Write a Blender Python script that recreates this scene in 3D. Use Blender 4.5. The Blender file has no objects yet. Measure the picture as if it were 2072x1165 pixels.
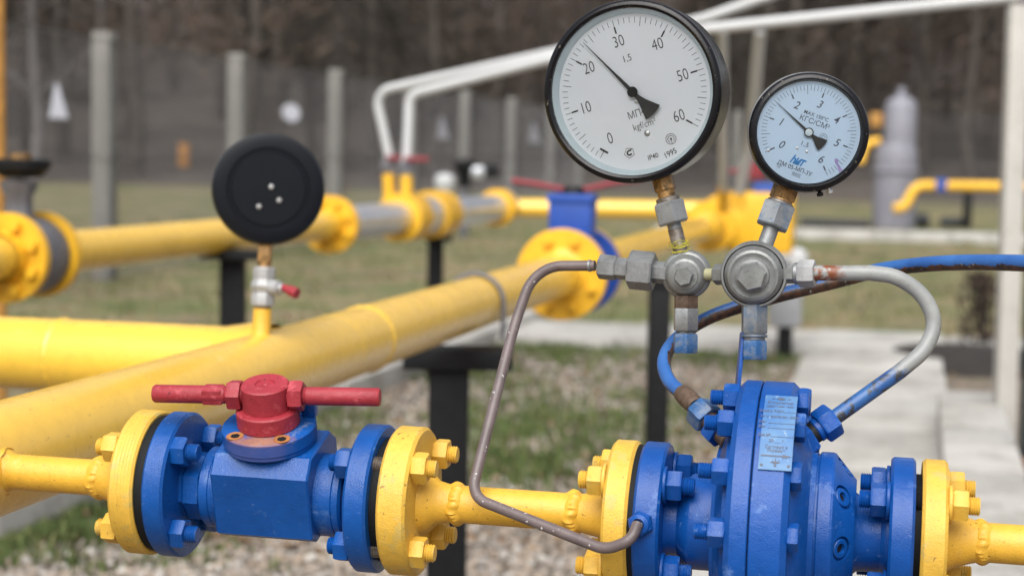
import bpy, bmesh, math, random
from mathutils import Matrix, Vector

random.seed(7)
R = math.radians
S = bpy.context.scene
COL = S.collection

# ------------------------------------------------------------------ camera
CAM_H = 1.10
FPX = 3500.0
PITCH = R(4.61)
ROLL = R(1.0)
W0, H0 = 2072.0, 1165.0
CAM = Vector((0, 0, CAM_H))
fwd = Vector((0, math.cos(PITCH), -math.sin(PITCH)))
_r0 = Vector((1, 0, 0))
_u0 = Vector((0, math.sin(PITCH), math.cos(PITCH)))
c_right = _r0 * math.cos(ROLL) + _u0 * math.sin(ROLL)
c_up = _u0 * math.cos(ROLL) - _r0 * math.sin(ROLL)

cam_d = bpy.data.cameras.new('camera')
cam = bpy.data.objects.new('camera', cam_d)
COL.objects.link(cam)
m3 = Matrix((c_right, c_up, -fwd)).transposed()
cam.matrix_world = Matrix.Translation(CAM) @ m3.to_4x4()
cam_d.sensor_width = 36.0
cam_d.lens = FPX / W0 * 36.0
cam_d.clip_start = 0.05
cam_d.clip_end = 2000
cam_d.dof.use_dof = True
cam_d.dof.focus_distance = 1.47
cam_d.dof.aperture_fstop = 5.4
cam_d.dof.aperture_blades = 7
S.camera = cam

# ------------------------------------------------------------------ light
SUN_EL, SUN_AZ = R(52), R(192)      # compass-like: azimuth measured from +Y clockwise
w = bpy.data.worlds.new('World')
S.world = w
w.use_nodes = True
nt = w.node_tree
nt.nodes.clear()
sky = nt.nodes.new('ShaderNodeTexSky')
sky.sky_type = 'NISHITA'
sky.sun_disc = False
sky.sun_elevation = SUN_EL
sky.sun_rotation = SUN_AZ
sky.air_density = 1.0
sky.dust_density = 4.0
hs = nt.nodes.new('ShaderNodeHueSaturation')
hs.inputs['Saturation'].default_value = 0.30
bg = nt.nodes.new('ShaderNodeBackground')
bg.inputs['Strength'].default_value = 0.088
wo = nt.nodes.new('ShaderNodeOutputWorld')
nt.links.new(sky.outputs[0], hs.inputs['Color'])
nt.links.new(hs.outputs[0], bg.inputs[0])
nt.links.new(bg.outputs[0], wo.inputs[0])
sun_d = bpy.data.lights.new('sun', 'SUN')
sun_d.energy = 2.4
sun_d.angle = R(65)
sun_d.color = (1.0, 0.97, 0.92)
sun = bpy.data.objects.new('sun', sun_d)
COL.objects.link(sun)
sd = Vector((math.sin(SUN_AZ) * math.cos(SUN_EL), math.cos(SUN_AZ) * math.cos(SUN_EL), math.sin(SUN_EL)))
sun.rotation_euler = (-sd).to_track_quat('-Z', 'Y').to_euler()
sun.location = sd * 30
S.view_settings.view_transform = 'Standard'
S.view_settings.look = 'None'
S.view_settings.exposure = 0.80
S.view_settings.gamma = 1.0

# ------------------------------------------------------------------ measuring helpers
def P(px, py, d):
    """world point seen at photograph pixel (px,py) at depth d metres"""
    return CAM + d * (fwd + ((px - W0 / 2) / FPX) * c_right - ((py - H0 / 2) / FPX) * c_up)

def G(px, py, z=0.0):
    v = P(px, py, 1.0) - CAM
    t = (z - CAM.z) / v.z
    return CAM + v * t

def frame(o, x, z):
    x = x.normalized()
    y = z.cross(x).normalized()
    z = x.cross(y)
    m = Matrix((x, y, z)).transposed().to_4x4()
    m.translation = o
    return m

def axis_frame(a, b, upv=Vector((0, 0, 1))):
    x = (b - a).normalized()
    if abs(x.dot(upv)) > 0.95:
        upv = Vector((0, -1, 0))
    return frame(a, x, upv)

def T(x, y, z):
    return Matrix.Translation((x, y, z))

def RX(a):
    return Matrix.Rotation(a, 4, 'X')

def RY(a):
    return Matrix.Rotation(a, 4, 'Y')

def RZ(a):
    return Matrix.Rotation(a, 4, 'Z')

# ------------------------------------------------------------------ mesh helper
class MB:
    def __init__(self):
        self.v = []
        self.f = []

    def add(self, verts, faces, M=None):
        o = len(self.v)
        self.v += [(M @ Vector(p)) if M is not None else Vector(p) for p in verts]
        self.f += [tuple(i + o for i in f) for f in faces]
        return self

    def lathe(self, M, prof, seg=64, rot=0.0):
        """profile (s, r) turned round local x"""
        vs, rings = [], []
        for s, r in prof:
            if r <= 1e-9:
                rings.append([len(vs)])
                vs.append((s, 0, 0))
            else:
                rings.append(list(range(len(vs), len(vs) + seg)))
                for k in range(seg):
                    a = rot + 2 * math.pi * k / seg
                    vs.append((s, r * math.cos(a), r * math.sin(a)))
        fs = []
        for A, B in zip(rings, rings[1:]):
            if len(A) == 1 and len(B) == 1:
                continue
            for k in range(seg):
                k2 = (k + 1) % seg
                if len(A) == 1:
                    fs.append((A[0], B[k2], B[k]))
                elif len(B) == 1:
                    fs.append((A[k], A[k2], B[0]))
                else:
                    fs.append((A[k], A[k2], B[k2], B[k]))
        return self.add(vs, fs, M)

    def cyl(self, M, s0, s1, r, seg=48, c=0.001):
        c = min(c, abs(s1 - s0) * .4, r * .4)
        return self.lathe(M, [(s0, 0), (s0, r - c), (s0 + c, r), (s1 - c, r), (s1, r - c), (s1, 0)], seg)

    def hexa(self, M, s0, s1, r, c=0.0012, rot=0.0, n=6):
        # hexagon with the corners turned down at both ends
        k = .93
        return self.lathe(M, [(s0, 0), (s0, r * k), (s0 + c, r), (s1 - c, r), (s1, r * k), (s1, 0)], n, rot)

    def thread(self, M, s0, s1, r, pitch=0.002, seg=24):
        p = [(s0, 0), (s0, r * .86)]
        n = max(2, int(abs(s1 - s0) / pitch))
        for i in range(n):
            a = s0 + (s1 - s0) * (i + .3) / n
            b = s0 + (s1 - s0) * (i + .8) / n
            p += [(a, r), (b, r * .86)]
        p += [(s1, r * .84), (s1, 0)]
        return self.lathe(M, p, seg)

    def box(self, M, sx, sy, sz, c=0.0):
        bm = bmesh.new()
        bmesh.ops.create_cube(bm, size=1.0)
        for v in bm.verts:
            v.co = Vector((v.co.x * sx, v.co.y * sy, v.co.z * sz))
        if c > 0:
            bmesh.ops.bevel(bm, geom=list(bm.edges), offset=c, segments=2, affect='EDGES', profile=.6)
        bm.verts.index_update()
        self.add([v.co.copy() for v in bm.verts], [tuple(v.index for v in f.verts) for f in bm.faces], M)
        bm.free()
        return self

    def prism(self, M, poly, x0, x1, c=0.0):
        """polygon (y,z) pushed along local x, end edges chamfered by c"""
        n = len(poly)
        cy = sum(p[0] for p in poly) / n
        cz = sum(p[1] for p in poly) / n
        vs = []
        rings = [(x0, 1 if c else 0), (x0 + c, 0), (x1 - c, 0), (x1, 1 if c else 0)] if c else [(x0, 0), (x1, 0)]
        for x, sh in rings:
            for y, z in poly:
                l = math.hypot(y - cy, z - cz)
                k = (l - sh * c) / l
                vs.append((x, cy + (y - cy) * k, cz + (z - cz) * k))
        fs = []
        for i in range(len(rings) - 1):
            for k in range(n):
                k2 = (k + 1) % n
                fs.append((i * n + k, i * n + k2, (i + 1) * n + k2, (i + 1) * n + k))
        fs.append(tuple(reversed(range(n))))
        fs.append(tuple(range((len(rings) - 1) * n, len(rings) * n)))
        return self.add(vs, fs, M)

    def tube(self, pts, r, seg=20, cap=True):
        n = len(pts)
        rr = r if isinstance(r, (list, tuple)) else [r] * n
        t0 = (pts[1] - pts[0]).normalized()
        ref = Vector((0, 0, 1)) if abs(t0.z) < .9 else Vector((1, 0, 0))
        nrm = (ref - t0 * ref.dot(t0)).normalized()
        vs, fs = [], []
        for i, p in enumerate(pts):
            if i == 0:
                t = t0
            elif i == n - 1:
                t = (pts[i] - pts[i - 1]).normalized()
            else:
                t = ((pts[i + 1] - pts[i]).normalized() + (pts[i] - pts[i - 1]).normalized()).normalized()
            nrm = (nrm - t * nrm.dot(t)).normalized()
            b = t.cross(nrm)
            for k in range(seg):
                a = 2 * math.pi * k / seg
                vs.append(p + (nrm * math.cos(a) + b * math.sin(a)) * rr[i])
        for i in range(n - 1):
            for k in range(seg):
                k2 = (k + 1) % seg
                fs.append((i * seg + k, i * seg + k2, (i + 1) * seg + k2, (i + 1) * seg + k))
        if cap:
            fs.append(tuple(reversed(range(seg))))
            fs.append(tuple(range((n - 1) * seg, n * seg)))
        return self.add(vs, fs)

    def flat(self, M, poly, w=0.0):
        return self.add([(u, v, w) for u, v in poly], [tuple(range(len(poly)))], M)

    def slab(self, M, poly, w0, w1):
        n = len(poly)
        vs = [(u, v, w0) for u, v in poly] + [(u, v, w1) for u, v in poly]
        fs = [tuple(reversed(range(n))), tuple(range(n, 2 * n))]
        for k in range(n):
            k2 = (k + 1) % n
            fs.append((k, k2, n + k2, n + k))
        return self.add(vs, fs, M)

def fillet(pts, rad, step=8):
    """round the corners of a polyline; rad: one radius per inner corner"""
    out = [pts[0]]
    for i in range(1, len(pts) - 1):
        a, b, c = pts[i - 1], pts[i], pts[i + 1]
        r = rad[i - 1] if isinstance(rad, (list, tuple)) else rad
        u = (a - b).normalized()
        v = (c - b).normalized()
        ang = u.angle(v)
        if r <= 0 or ang > 3.1:
            out.append(b)
            continue
        d = r / math.tan(ang / 2)
        d = min(d, (a - b).length * .499, (c - b).length * .499)
        p0, p1 = b + u * d, b + v * d
        ctr = b + (u + v).normalized() * (d / math.cos(ang / 2))
        e0, e1 = p0 - ctr, p1 - ctr
        tot = e0.angle(e1)
        for k in range(step + 1):
            t = k / step
            out.append(ctr + (e0 * math.sin((1 - t) * tot) + e1 * math.sin(t * tot)) / math.sin(tot))
    out.append(pts[-1])
    return out

def smooth_path(pts, n=10):
    """Catmull-Rom through the points"""
    q = [pts[0] * 2 - pts[1]] + list(pts) + [pts[-1] * 2 - pts[-2]]
    out = []
    for i in range(1, len(q) - 2):
        a, b, c, d = q[i - 1], q[i], q[i + 1], q[i + 2]
        for k in range(n):
            t = k / n
            out.append(.5 * ((2 * b) + (c - a) * t + (2 * a - 5 * b + 4 * c - d) * t * t + (3 * b - a - 3 * c + d) * t ** 3))
    out.append(pts[-1])
    return out

WL = {}

def thing(name, label, cat, loc, group=None):
    o = bpy.data.objects.new(name, None)
    o.empty_display_size = .05
    COL.objects.link(o)
    o.location = loc
    o['label'] = label
    o['category'] = cat
    if group:
        o['group'] = group
    WL[o] = Vector(loc)
    return o

def part(name, mb, mat, parent=None, label=None, sm=38):
    me = bpy.data.meshes.new(name)
    base = WL[parent] if parent is not None else Vector((0, 0, 0))
    me.from_pydata([p - base for p in mb.v], [], mb.f)
    bm = bmesh.new()
    bm.from_mesh(me)
    bmesh.ops.recalc_face_normals(bm, faces=bm.faces)
    bm.to_mesh(me)
    bm.free()
    if sm:
        me.polygons.foreach_set('use_smooth', [True] * len(me.polygons))
        me.set_sharp_from_angle(angle=R(sm))
    me.materials.append(mat)
    o = bpy.data.objects.new(name, me)
    COL.objects.link(o)
    if parent is not None:
        o.parent = parent
    WL[o] = base
    if label:
        o['label'] = label
    return o

def single(name, mb, mat, label=None, cat=None, group=None, kind=None, sm=38):
    """a top-level thing that is one mesh, origin at its base"""
    zmin = min(p.z for p in mb.v)
    n = len(mb.v)
    c = Vector((sum(p.x for p in mb.v) / n, sum(p.y for p in mb.v) / n, zmin))
    if kind:
        c = Vector((0, 0, 0))
    mb.v = [p - c for p in mb.v]
    o = part(name, mb, mat, None, label, sm)
    o.location = c
    if cat:
        o['category'] = cat
    if group:
        o['group'] = group
    if kind:
        o['kind'] = kind
    return o

def copy_thing(root, loc, label=None):
    r = root.copy()
    COL.objects.link(r)
    r.location = loc
    if label:
        r['label'] = label
    for ch in root.children:
        c = ch.copy()
        COL.objects.link(c)
        c.parent = r
        for g in ch.children:
            d = g.copy()
            COL.objects.link(d)
            d.parent = c
    return r

_txt = bpy.data.curves.new('t', 'FONT')
_txo = bpy.data.objects.new('t', _txt)
COL.objects.link(_txo)

def text(mb, fn, body, size, u=0, v=0, rot=0, xs=1.0, shear=0.0, off=0.0, align='CENTER', sp=1.0):
    """lettering; size is the cap height; fn maps (u,v) to a world point"""
    _txt.body = body
    _txt.size = 1.0
    _txt.align_x = align
    _txt.align_y = 'CENTER'
    _txt.shear = shear
    _txt.offset = off
    _txt.space_character = sp
    _txt.resolution_u = 4
    bpy.context.view_layer.update()
    ev = _txo.evaluated_get(bpy.context.evaluated_depsgraph_get())
    me = ev.to_mesh()
    k = size / .70
    ca, sa = math.cos(rot), math.sin(rot)
    vs = []
    for q in me.vertices:
        x, y = q.co.x * k * xs, q.co.y * k
        vs.append(fn(u + x * ca - y * sa, v + x * sa + y * ca))
    mb.add(vs, [tuple(p.vertices) for p in me.polygons])
    ev.to_mesh_clear()

# ------------------------------------------------------------------ materials
def lin(c):
    return tuple(((x / 255) / 12.92 if x / 255 <= .04045 else ((x / 255 + .055) / 1.055) ** 2.4) for x in c) + (1,)

class NB:
    def __init__(self, name):
        self.m = bpy.data.materials.new(name)
        self.m.use_nodes = True
        self.t = self.m.node_tree
        self.b = self.t.nodes['Principled BSDF']
        self.co = self.t.nodes.new('ShaderNodeTexCoord')
        self.pos = self.co.outputs['Object']

    def n(self, kind, **kw):
        x = self.t.nodes.new(kind)
        for k, v in kw.items():
            setattr(x, k, v)
        return x

    def l(self, a, b):
        self.t.links.new(a, b)

    def noise(self, scale, det=3, rough=.55, vec=None, dist=0.0):
        x = self.n('ShaderNodeTexNoise')
        x.inputs['Scale'].default_value = scale
        x.inputs['Detail'].default_value = det
        x.inputs['Roughness'].default_value = rough
        x.inputs['Distortion'].default_value = dist
        self.l(vec or self.pos, x.inputs['Vector'])
        return x.outputs['Fac']

    def voro(self, scale, feature='F1', out='Distance', vec=None):
        x = self.n('ShaderNodeTexVoronoi', feature=feature)
        x.inputs['Scale'].default_value = scale
        self.l(vec or self.pos, x.inputs['Vector'])
        return x.outputs[out]

    def ramp(self, fac, a, b, ca=(0, 0, 0, 1), cb=(1, 1, 1, 1)):
        x = self.n('ShaderNodeValToRGB')
        x.color_ramp.elements[0].position = a
        x.color_ramp.elements[1].position = b
        x.color_ramp.elements[0].color = ca
        x.color_ramp.elements[1].color = cb
        self.l(fac, x.inputs[0])
        return x.outputs[0]

    def mix(self, fac, a, b, mode='MIX'):
        x = self.n('ShaderNodeMix', data_type='RGBA', blend_type=mode)
        for s, val in ((0, fac), (6, a), (7, b)):
            if hasattr(val, 'is_linked') or isinstance(val, bpy.types.NodeSocket):
                self.l(val, x.inputs[s])
            else:
                x.inputs[s].default_value = val
        return x.outputs[2]

    def math(self, op, a, b=0.0):
        x = self.n('ShaderNodeMath', operation=op)
        for s, val in ((0, a), (1, b)):
            if isinstance(val, bpy.types.NodeSocket):
                self.l(val, x.inputs[s])
            else:
                x.inputs[s].default_value = val
        return x.outputs[0]

    def bump(self, h, strength=.3, dist=.001):
        x = self.n('ShaderNodeBump')
        x.inputs['Strength'].default_value = strength
        x.inputs['Distance'].default_value = dist
        self.l(h, x.inputs['Height'])
        self.l(x.outputs[0], self.b.inputs['Normal'])

    def color(self, c):
        if isinstance(c, bpy.types.NodeSocket):
            self.l(c, self.b.inputs['Base Color'])
        else:
            self.b.inputs['Base Color'].default_value = c

    def rough(self, r):
        if isinstance(r, bpy.types.NodeSocket):
            self.l(r, self.b.inputs['Roughness'])
        else:
            self.b.inputs['Roughness'].default_value = r

    def metal(self, v):
        self.b.inputs['Metallic'].default_value = v

def dim(c, k):
    return (c[0] * k, c[1] * k, c[2] * k, 1)

def paint(name, c, rough=.42, var=.22, specks=None, speck_amt=.5, dust=None, dust_t=.62, bump=.25, big=14, wear=None, wear_t=.66, orange=900, streak=.38, coat=0, spec=.5):
    """brush-painted steel: mottled tone, specks of dirt, pale dust, patches worn through"""
    b = NB(name)
    n1 = b.noise(big, 5, .6)
    col = b.mix(b.ramp(n1, .3, .7), dim(c, 1 - var), dim(c, 1 + var * .5))
    n2 = b.noise(big * 9, 3)
    col = b.mix(b.math('MULTIPLY', b.ramp(n2, .45, .75), .25), col, dim(c, .7))
    mp = b.n('ShaderNodeMapping')
    mp.inputs['Scale'].default_value = (1, 1, .25)
    b.l(b.pos, mp.inputs[0])
    st = b.noise(big * 5, 6, .75, vec=mp.outputs[0])
    col = b.mix(b.math('MULTIPLY', b.ramp(st, .56, .74), streak), col, dim(c, .48))
    b.b.inputs['Specular IOR Level'].default_value = spec
    b.b.inputs['Coat Weight'].default_value = coat
    b.b.inputs['Coat Roughness'].default_value = .28
    if dust:
        nd = b.noise(big * 2.3, 6, .7)
        col = b.mix(b.math('MULTIPLY', b.ramp(nd, dust_t, dust_t + .10), .55), col, dust)
    if wear:
        nw = b.noise(big * 3.1, 8, .72)
        col = b.mix(b.ramp(nw, wear_t, wear_t + .03), col, wear)
    if specks:
        ns = b.noise(240, 2, .5)
        m = b.ramp(ns, .67, .72)
        ng = b.noise(60, 3)
        m = b.math('MULTIPLY', m, b.ramp(ng, .48, .62))
        col = b.mix(b.math('MULTIPLY', m, speck_amt), col, specks)
    b.color(col)
    b.rough(b.ramp(b.noise(big * 4, 4), .2, .8, (rough * .8,) * 3 + (1,), (min(1, rough * 1.3),) * 3 + (1,)))
    h = b.math('ADD', b.noise(orange, 2), b.math('MULTIPLY', b.noise(90, 3), 1.6))
    b.bump(h, bump, .0012)
    return b.m

def plain(name, c, rough=.5, metal=0.0, var=.12, scale=30, bump=0.0, spec=.5):
    b = NB(name)
    b.b.inputs['Specular IOR Level'].default_value = spec
    b.color(b.mix(b.ramp(b.noise(scale, 4), .3, .7), dim(c, 1 - var), dim(c, 1 + var)))
    b.rough(rough)
    b.metal(metal)
    if bump:
        b.bump(b.noise(scale * 12, 3), bump, .001)
    return b.m

YEL = (.72, .41, .042, 1)
BLU = (.004, .070, .30, 1)
REDC = (.31, .022, .036, 1)
M = {}
M['yellow'] = paint('yellow_paint', YEL, .40, .14, (.10, .05, .02, 1), .75, dust=(.72, .55, .22, 1), bump=.35, wear=(.16, .08, .03, 1), wear_t=.735)
M['yellow_flange'] = paint('yellow_flange_paint', (.68, .41, .055, 1), .45, .16, (.10, .06, .03, 1), .7, dust=(.42, .37, .15, 1), dust_t=.55, bump=.4, big=20, wear=(.18, .12, .06, 1), wear_t=.735)
M['yellow_pipe'] = paint('yellow_pipe_paint', (.82, .505, .055, 1), .27, .08, (.08, .05, .03, 1), .6, dust=(.80, .60, .26, 1), bump=.12, big=6, streak=.20, coat=.5)
M['post_white'] = paint('white_post_paint', (.42, .405, .375, 1), .6, .08, dust=(.32, .29, .25, 1), dust_t=.58, bump=.3, big=5)
M['blue'] = paint('blue_paint', BLU, .30, .22, (.3, .4, .55, 1), .12, spec=.36, dust=(.09, .19, .42, 1), dust_t=.60, wear=(.40, .42, .44, 1), wear_t=.725, bump=.3, big=16)
M['blue_reg'] = paint('blue_regulator_paint', (.004, .066, .30, 1), .30, .24, (.3, .4, .55, 1), .12, spec=.34, dust=(.12, .22, .48, 1), dust_t=.585, wear=(.40, .42, .44, 1), wear_t=.715, bump=.3, big=13)
M['red'] = paint('red_paint', REDC, .5, .18, (.05, .01, .01, 1), .8, dust=(.52, .10, .12, 1), dust_t=.56, bump=.4, big=30)
M['black'] = plain('black_gasket', (.008, .009, .010, 1), .7, spec=.2, bump=.2)
M['black_paint'] = plain('black_steel_paint', (.007, .0075, .009, 1), .6, spec=.25, var=.3, bump=.2)
M['bezel'] = paint('black_enamel', (.006, .006, .008, 1), .22, .3, (.25, .22, .18, 1), .35, dust=(.03, .03, .033, 1), dust_t=.66, bump=.12, big=30)
M['bezel'].node_tree.nodes['Principled BSDF'].inputs['Specular IOR Level'].default_value = .32
M['gauge_back'] = plain('black_gauge_back', (.003, .0045, .008, 1), .38, spec=.22, var=.15)
M['dial_white'] = plain('white_dial', (.80, .82, .88, 1), .55, var=.02, scale=12)
M['dial_blue'] = plain('pale_blue_dial', (.60, .76, .97, 1), .5, var=.02, scale=12)
M['dial_ring'] = plain('pale_inner_ring', (.60, .70, .76, 1), .35, var=.05)
M['ink'] = plain('black_ink', (.012, .012, .014, 1), .6, var=.1)
M['cream'] = plain('cream_sealant', (.30, .29, .17, 1), .6)
M['ink_blue'] = plain('blue_ink', (.03, .24, .60, 1), .6)
M['ink_grey'] = plain('grey_ink', (.08, .09, .13, 1), .6)
M['violet'] = plain('violet_paint', (.42, .33, .68, 1), .6)
M['steel'] = plain('bright_steel', (.55, .55, .55, 1), .35, .9, .2, 80)

def galv(name, c, stain=None, amt=.6, metal=.55, rough=.42, sc=40):
    b = NB(name)
    n1 = b.noise(sc, 6, .7)
    col = b.mix(b.ramp(n1, .3, .72), dim(c, .62), dim(c, 1.15))
    if stain:
        ns = b.noise(sc * 1.4, 7, .75, dist=.5)
        col = b.mix(b.math('MULTIPLY', b.ramp(ns, .45, .56), amt), col, stain)
    nd = b.noise(sc * 9, 3)
    col = b.mix(b.math('MULTIPLY', b.ramp(nd, .58, .68), .35), col, dim(c, .3))
    b.color(col)
    b.metal(metal)
    b.rough(b.ramp(n1, .2, .8, (rough * .7,) * 3 + (1,), (rough * 1.4,) * 3 + (1,)))
    b.bump(b.noise(500, 3), .25, .0008)
    return b.m

M['zinc'] = galv('galvanised_steel', (.28, .29, .30, 1))
M['zinc_blue'] = galv('galvanised_steel_blue_smears', (.27, .29, .31, 1), (.07, .15, .28, 1), .55)
M['zinc_brown'] = galv('galvanised_steel_browned', (.25, .23, .21, 1), (.10, .06, .04, 1), .6)
M['alu'] = galv('cast_aluminium', (.25, .26, .26, 1), metal=.45, rough=.38, sc=26)
M['brass'] = galv('dirty_brass', (.42, .24, .09, 1), (.07, .05, .03, 1), .75, metal=.6, rough=.45, sc=90)
M['silver_paint'] = galv('silver_grey_paint', (.38, .385, .39, 1), (.30, .31, .33, 1), .4, .2, .45)
M['blue_nut'] = galv('worn_blue_nut', (.022, .10, .27, 1), (.20, .21, .20, 1), .45, .1, .45, 60)
M['brown_hex'] = galv('rusty_hex', (.13, .085, .06, 1), (.05, .03, .02, 1), .6, .2, .6, 70)
M['cast_grey'] = plain('cast_iron_grey', (.13, .13, .145, 1), .55, .2, .2, 20)
M['meter_grey'] = plain('grey_metal_pipe', (.66, .68, .73, 1), .33, .8, .08, 8)
M['concrete_post'] = plain('concrete_post', (.21, .205, .19, 1), .9, var=.15, scale=6, bump=.3)
M['wire'] = plain('fence_wire', (.12, .12, .128, 1), .6, .2)
M['white_pipe'] = plain('white_pipe_paint', (.50, .51, .52, 1), .4, var=.04, scale=5)
M['sign_white'] = plain('white_sign', (.54, .55, .62, 1), .6, var=.03)
M['sign_grey'] = plain('grey_sign', (.26, .26, .29, 1), .6)  # greyer base than the nearest sign, so these look fainter
M['orange'] = plain('orange_paint', (.42, .19, .04, 1), .6)
M['ochre_pole'] = plain('ochre_pole_paint', (.40, .20, .045, 1), .6, var=.2)
M['grey_box'] = plain('grey_box_paint', (.30, .31, .33, 1), .5)
M['tank_grey'] = plain('grey_tank_paint', (.20, .20, .235, 1), .5, var=.12, scale=3)
M['blue_far'] = plain('blue_valve_paint', (.014, .065, .33, 1), .42, var=.15, scale=10)
M['yellow_far'] = plain('yellow_fitting_paint', (.76, .42, .022, 1), .4, var=.12, scale=10)
M['red_far'] = plain('red_handle_paint', (.22, .025, .035, 1), .5)
M['dark_soil'] = plain('dark_soil', (.018, .015, .013, 1), .95, var=.5, scale=12, bump=.6)

def tube_mats():
    # grey-brown impulse tube with pale flecks
    b = NB('grey_brown_tube_paint')
    c = (.125, .098, .098, 1)
    col = b.mix(b.ramp(b.noise(30, 5), .3, .7), dim(c, .7), dim(c, 1.25))
    col = b.mix(b.ramp(b.noise(210, 3), .67, .70), col, (.55, .55, .56, 1))
    col = b.mix(b.ramp(b.noise(140, 4), .70, .72), col, (.12, .05, .03, 1))
    b.color(col)
    b.rough(.42)
    b.bump(b.noise(300, 3), .25, .001)
    M['tube_brown'] = b.m
    # white tube turning blue towards its foot (object z), rust at the top nut
    b = NB('white_and_blue_tube_paint')
    sx = b.n('ShaderNodeSeparateXYZ')
    b.l(b.pos, sx.inputs[0])
    nz = b.math('ADD', sx.outputs[2], b.math('MULTIPLY', b.noise(60, 5, .7), .045))
    wht = b.mix(b.ramp(b.noise(25, 5), .3, .7), (.20, .21, .21, 1), (.30, .31, .31, 1))
    wht = b.mix(b.math('MULTIPLY', b.ramp(b.noise(38, 6, .75), .53, .66), .6), wht, (.17, .14, .11, 1))
    blu = b.mix(b.ramp(b.noise(40, 5), .3, .7), (.012, .06, .22, 1), (.03, .12, .31, 1))
    blu = b.mix(b.ramp(b.noise(70, 6, .75), .50, .58), blu, (.03, .03, .03, 1))
    M['t2_split'] = (b, nz)
    m = b.ramp(nz, .062, .070)
    col = b.mix(m, blu, wht)
    rx = b.math('ADD', sx.outputs[0], b.math('MULTIPLY', b.noise(70, 5, .7), .035))
    rm = b.math('MULTIPLY', b.ramp(rx, .014, .028, (1, 1, 1, 1), (0, 0, 0, 1)), b.ramp(b.noise(130, 4), .40, .52))
    col = b.mix(b.math('MULTIPLY', rm, m), col, (.17, .05, .018, 1))
    b.color(col)
    b.rough(.40)
    b.bump(b.noise(260, 4), .3, .001)
    M['tube_white'] = b.m
    # blue tube whose underside has lost its paint to rust
    b = NB('blue_tube_paint_rusted_below')
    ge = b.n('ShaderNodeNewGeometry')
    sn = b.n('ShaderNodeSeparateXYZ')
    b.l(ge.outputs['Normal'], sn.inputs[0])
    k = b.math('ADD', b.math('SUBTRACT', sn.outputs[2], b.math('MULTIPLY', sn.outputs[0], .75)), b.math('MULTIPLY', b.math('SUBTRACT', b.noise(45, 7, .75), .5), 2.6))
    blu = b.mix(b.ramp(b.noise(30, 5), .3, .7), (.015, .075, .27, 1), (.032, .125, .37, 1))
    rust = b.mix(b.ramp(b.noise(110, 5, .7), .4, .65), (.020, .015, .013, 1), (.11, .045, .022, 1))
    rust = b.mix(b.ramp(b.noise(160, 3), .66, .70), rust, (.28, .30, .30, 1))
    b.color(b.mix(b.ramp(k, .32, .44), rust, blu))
    b.rough(.45)
    b.bump(b.noise(240, 4), .4, .0012)
    M['tube_blue'] = b.m
tube_mats()

def glass_mat():
    b = NB('gauge_glass')
    t = b.t
    t.nodes.remove(b.b)
    tr = b.n('ShaderNodeBsdfTransparent')
    tr.inputs[0].default_value = (.97, .98, .98, 1)
    gl = b.n('ShaderNodeBsdfGlossy')
    gl.inputs['Roughness'].default_value = .03
    fr = b.n('ShaderNodeFresnel')
    fr.inputs['IOR'].default_value = 1.45
    mx = b.n('ShaderNodeMixShader')
    b.l(fr.outputs[0], mx.inputs[0])
    b.l(tr.outputs[0], mx.inputs[1])
    b.l(gl.outputs[0], mx.inputs[2])
    b.l(mx.outputs[0], t.nodes['Material Output'].inputs[0])
    return b.m
M['glass'] = glass_mat()

def bonnet_mat():
    b = NB('blue_paint_with_ochre_stain')
    c = BLU
    col = b.mix(b.ramp(b.noise(16, 5), .3, .7), dim(c, .85), dim(c, 1.15))
    sx = b.n('ShaderNodeSeparateXYZ')
    b.l(b.pos, sx.inputs[0])
    # the stain sits on the side towards the camera (object -y)
    k = b.math('ADD', b.math('MULTIPLY', sx.outputs[1], -14.0), b.math('MULTIPLY', b.noise(30, 6, .7), .9))
    k2 = b.math('ABSOLUTE', b.math('MULTIPLY', b.math('ADD', sx.outputs[0], .002), 5.5))
    k = b.math('SUBTRACT', k, k2)
    M['bon_k'] = k
    st = b.mix(b.ramp(b.noise(80, 5), .3, .7), (.28, .10, .012, 1), (.42, .18, .028, 1))
    tp = b.ramp(sx.outputs[2], .0050, .0066, (.14, .14, .14, 1), (1, 1, 1, 1))
    col = b.mix(b.math('MULTIPLY', b.math('MULTIPLY', b.ramp(k, .60, .80), tp), .9), col, st)
    col = b.mix(b.math('MULTIPLY', b.ramp(b.noise(50, 5, .7), .60, .68), .5), col, (.20, .25, .35, 1))
    b.color(col)
    b.rough(.6)
    b.b.inputs['Specular IOR Level'].default_value = .2
    b.bump(b.noise(300, 3), .3, .001)
    return b.m
M['bonnet'] = bonnet_mat()

def plate_mat():
    b = NB('faded_blue_nameplate')
    n1 = b.noise(22, 5, .65)
    col = b.mix(b.ramp(n1, .35, .65), (.035, .125, .33, 1), (.10, .21, .38, 1))
    col = b.mix(b.ramp(b.noise(240, 3), .66, .72), col, (.28, .36, .44, 1))
    col = b.mix(b.math('MULTIPLY', b.ramp(b.noise(60, 5, .7), .60, .70), .7), col, (.05, .14, .42, 1))
    b.color(col)
    b.rough(.6)
    b.metal(0)
    return b.m
M['plate'] = plate_mat()

def concrete_mat():
    b = NB('pale_concrete')
    c1 = b.mix(b.ramp(b.noise(1.2, 6, .6), .3, .7), (.34, .33, .31, 1), (.47, .46, .44, 1))
    c1 = b.mix(b.math('MULTIPLY', b.ramp(b.noise(4, 7, .78), .46, .62), .62), c1, (.19, .18, .155, 1))
    c1 = b.mix(b.math('MULTIPLY', b.ramp(b.noise(34, 5, .7), .58, .68), .5), c1, (.12, .115, .10, 1))
    b.color(c1)
    b.rough(.9)
    b.bump(b.noise(60, 5), .4, .004)
    return b.m
M['concrete'] = concrete_mat()

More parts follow.
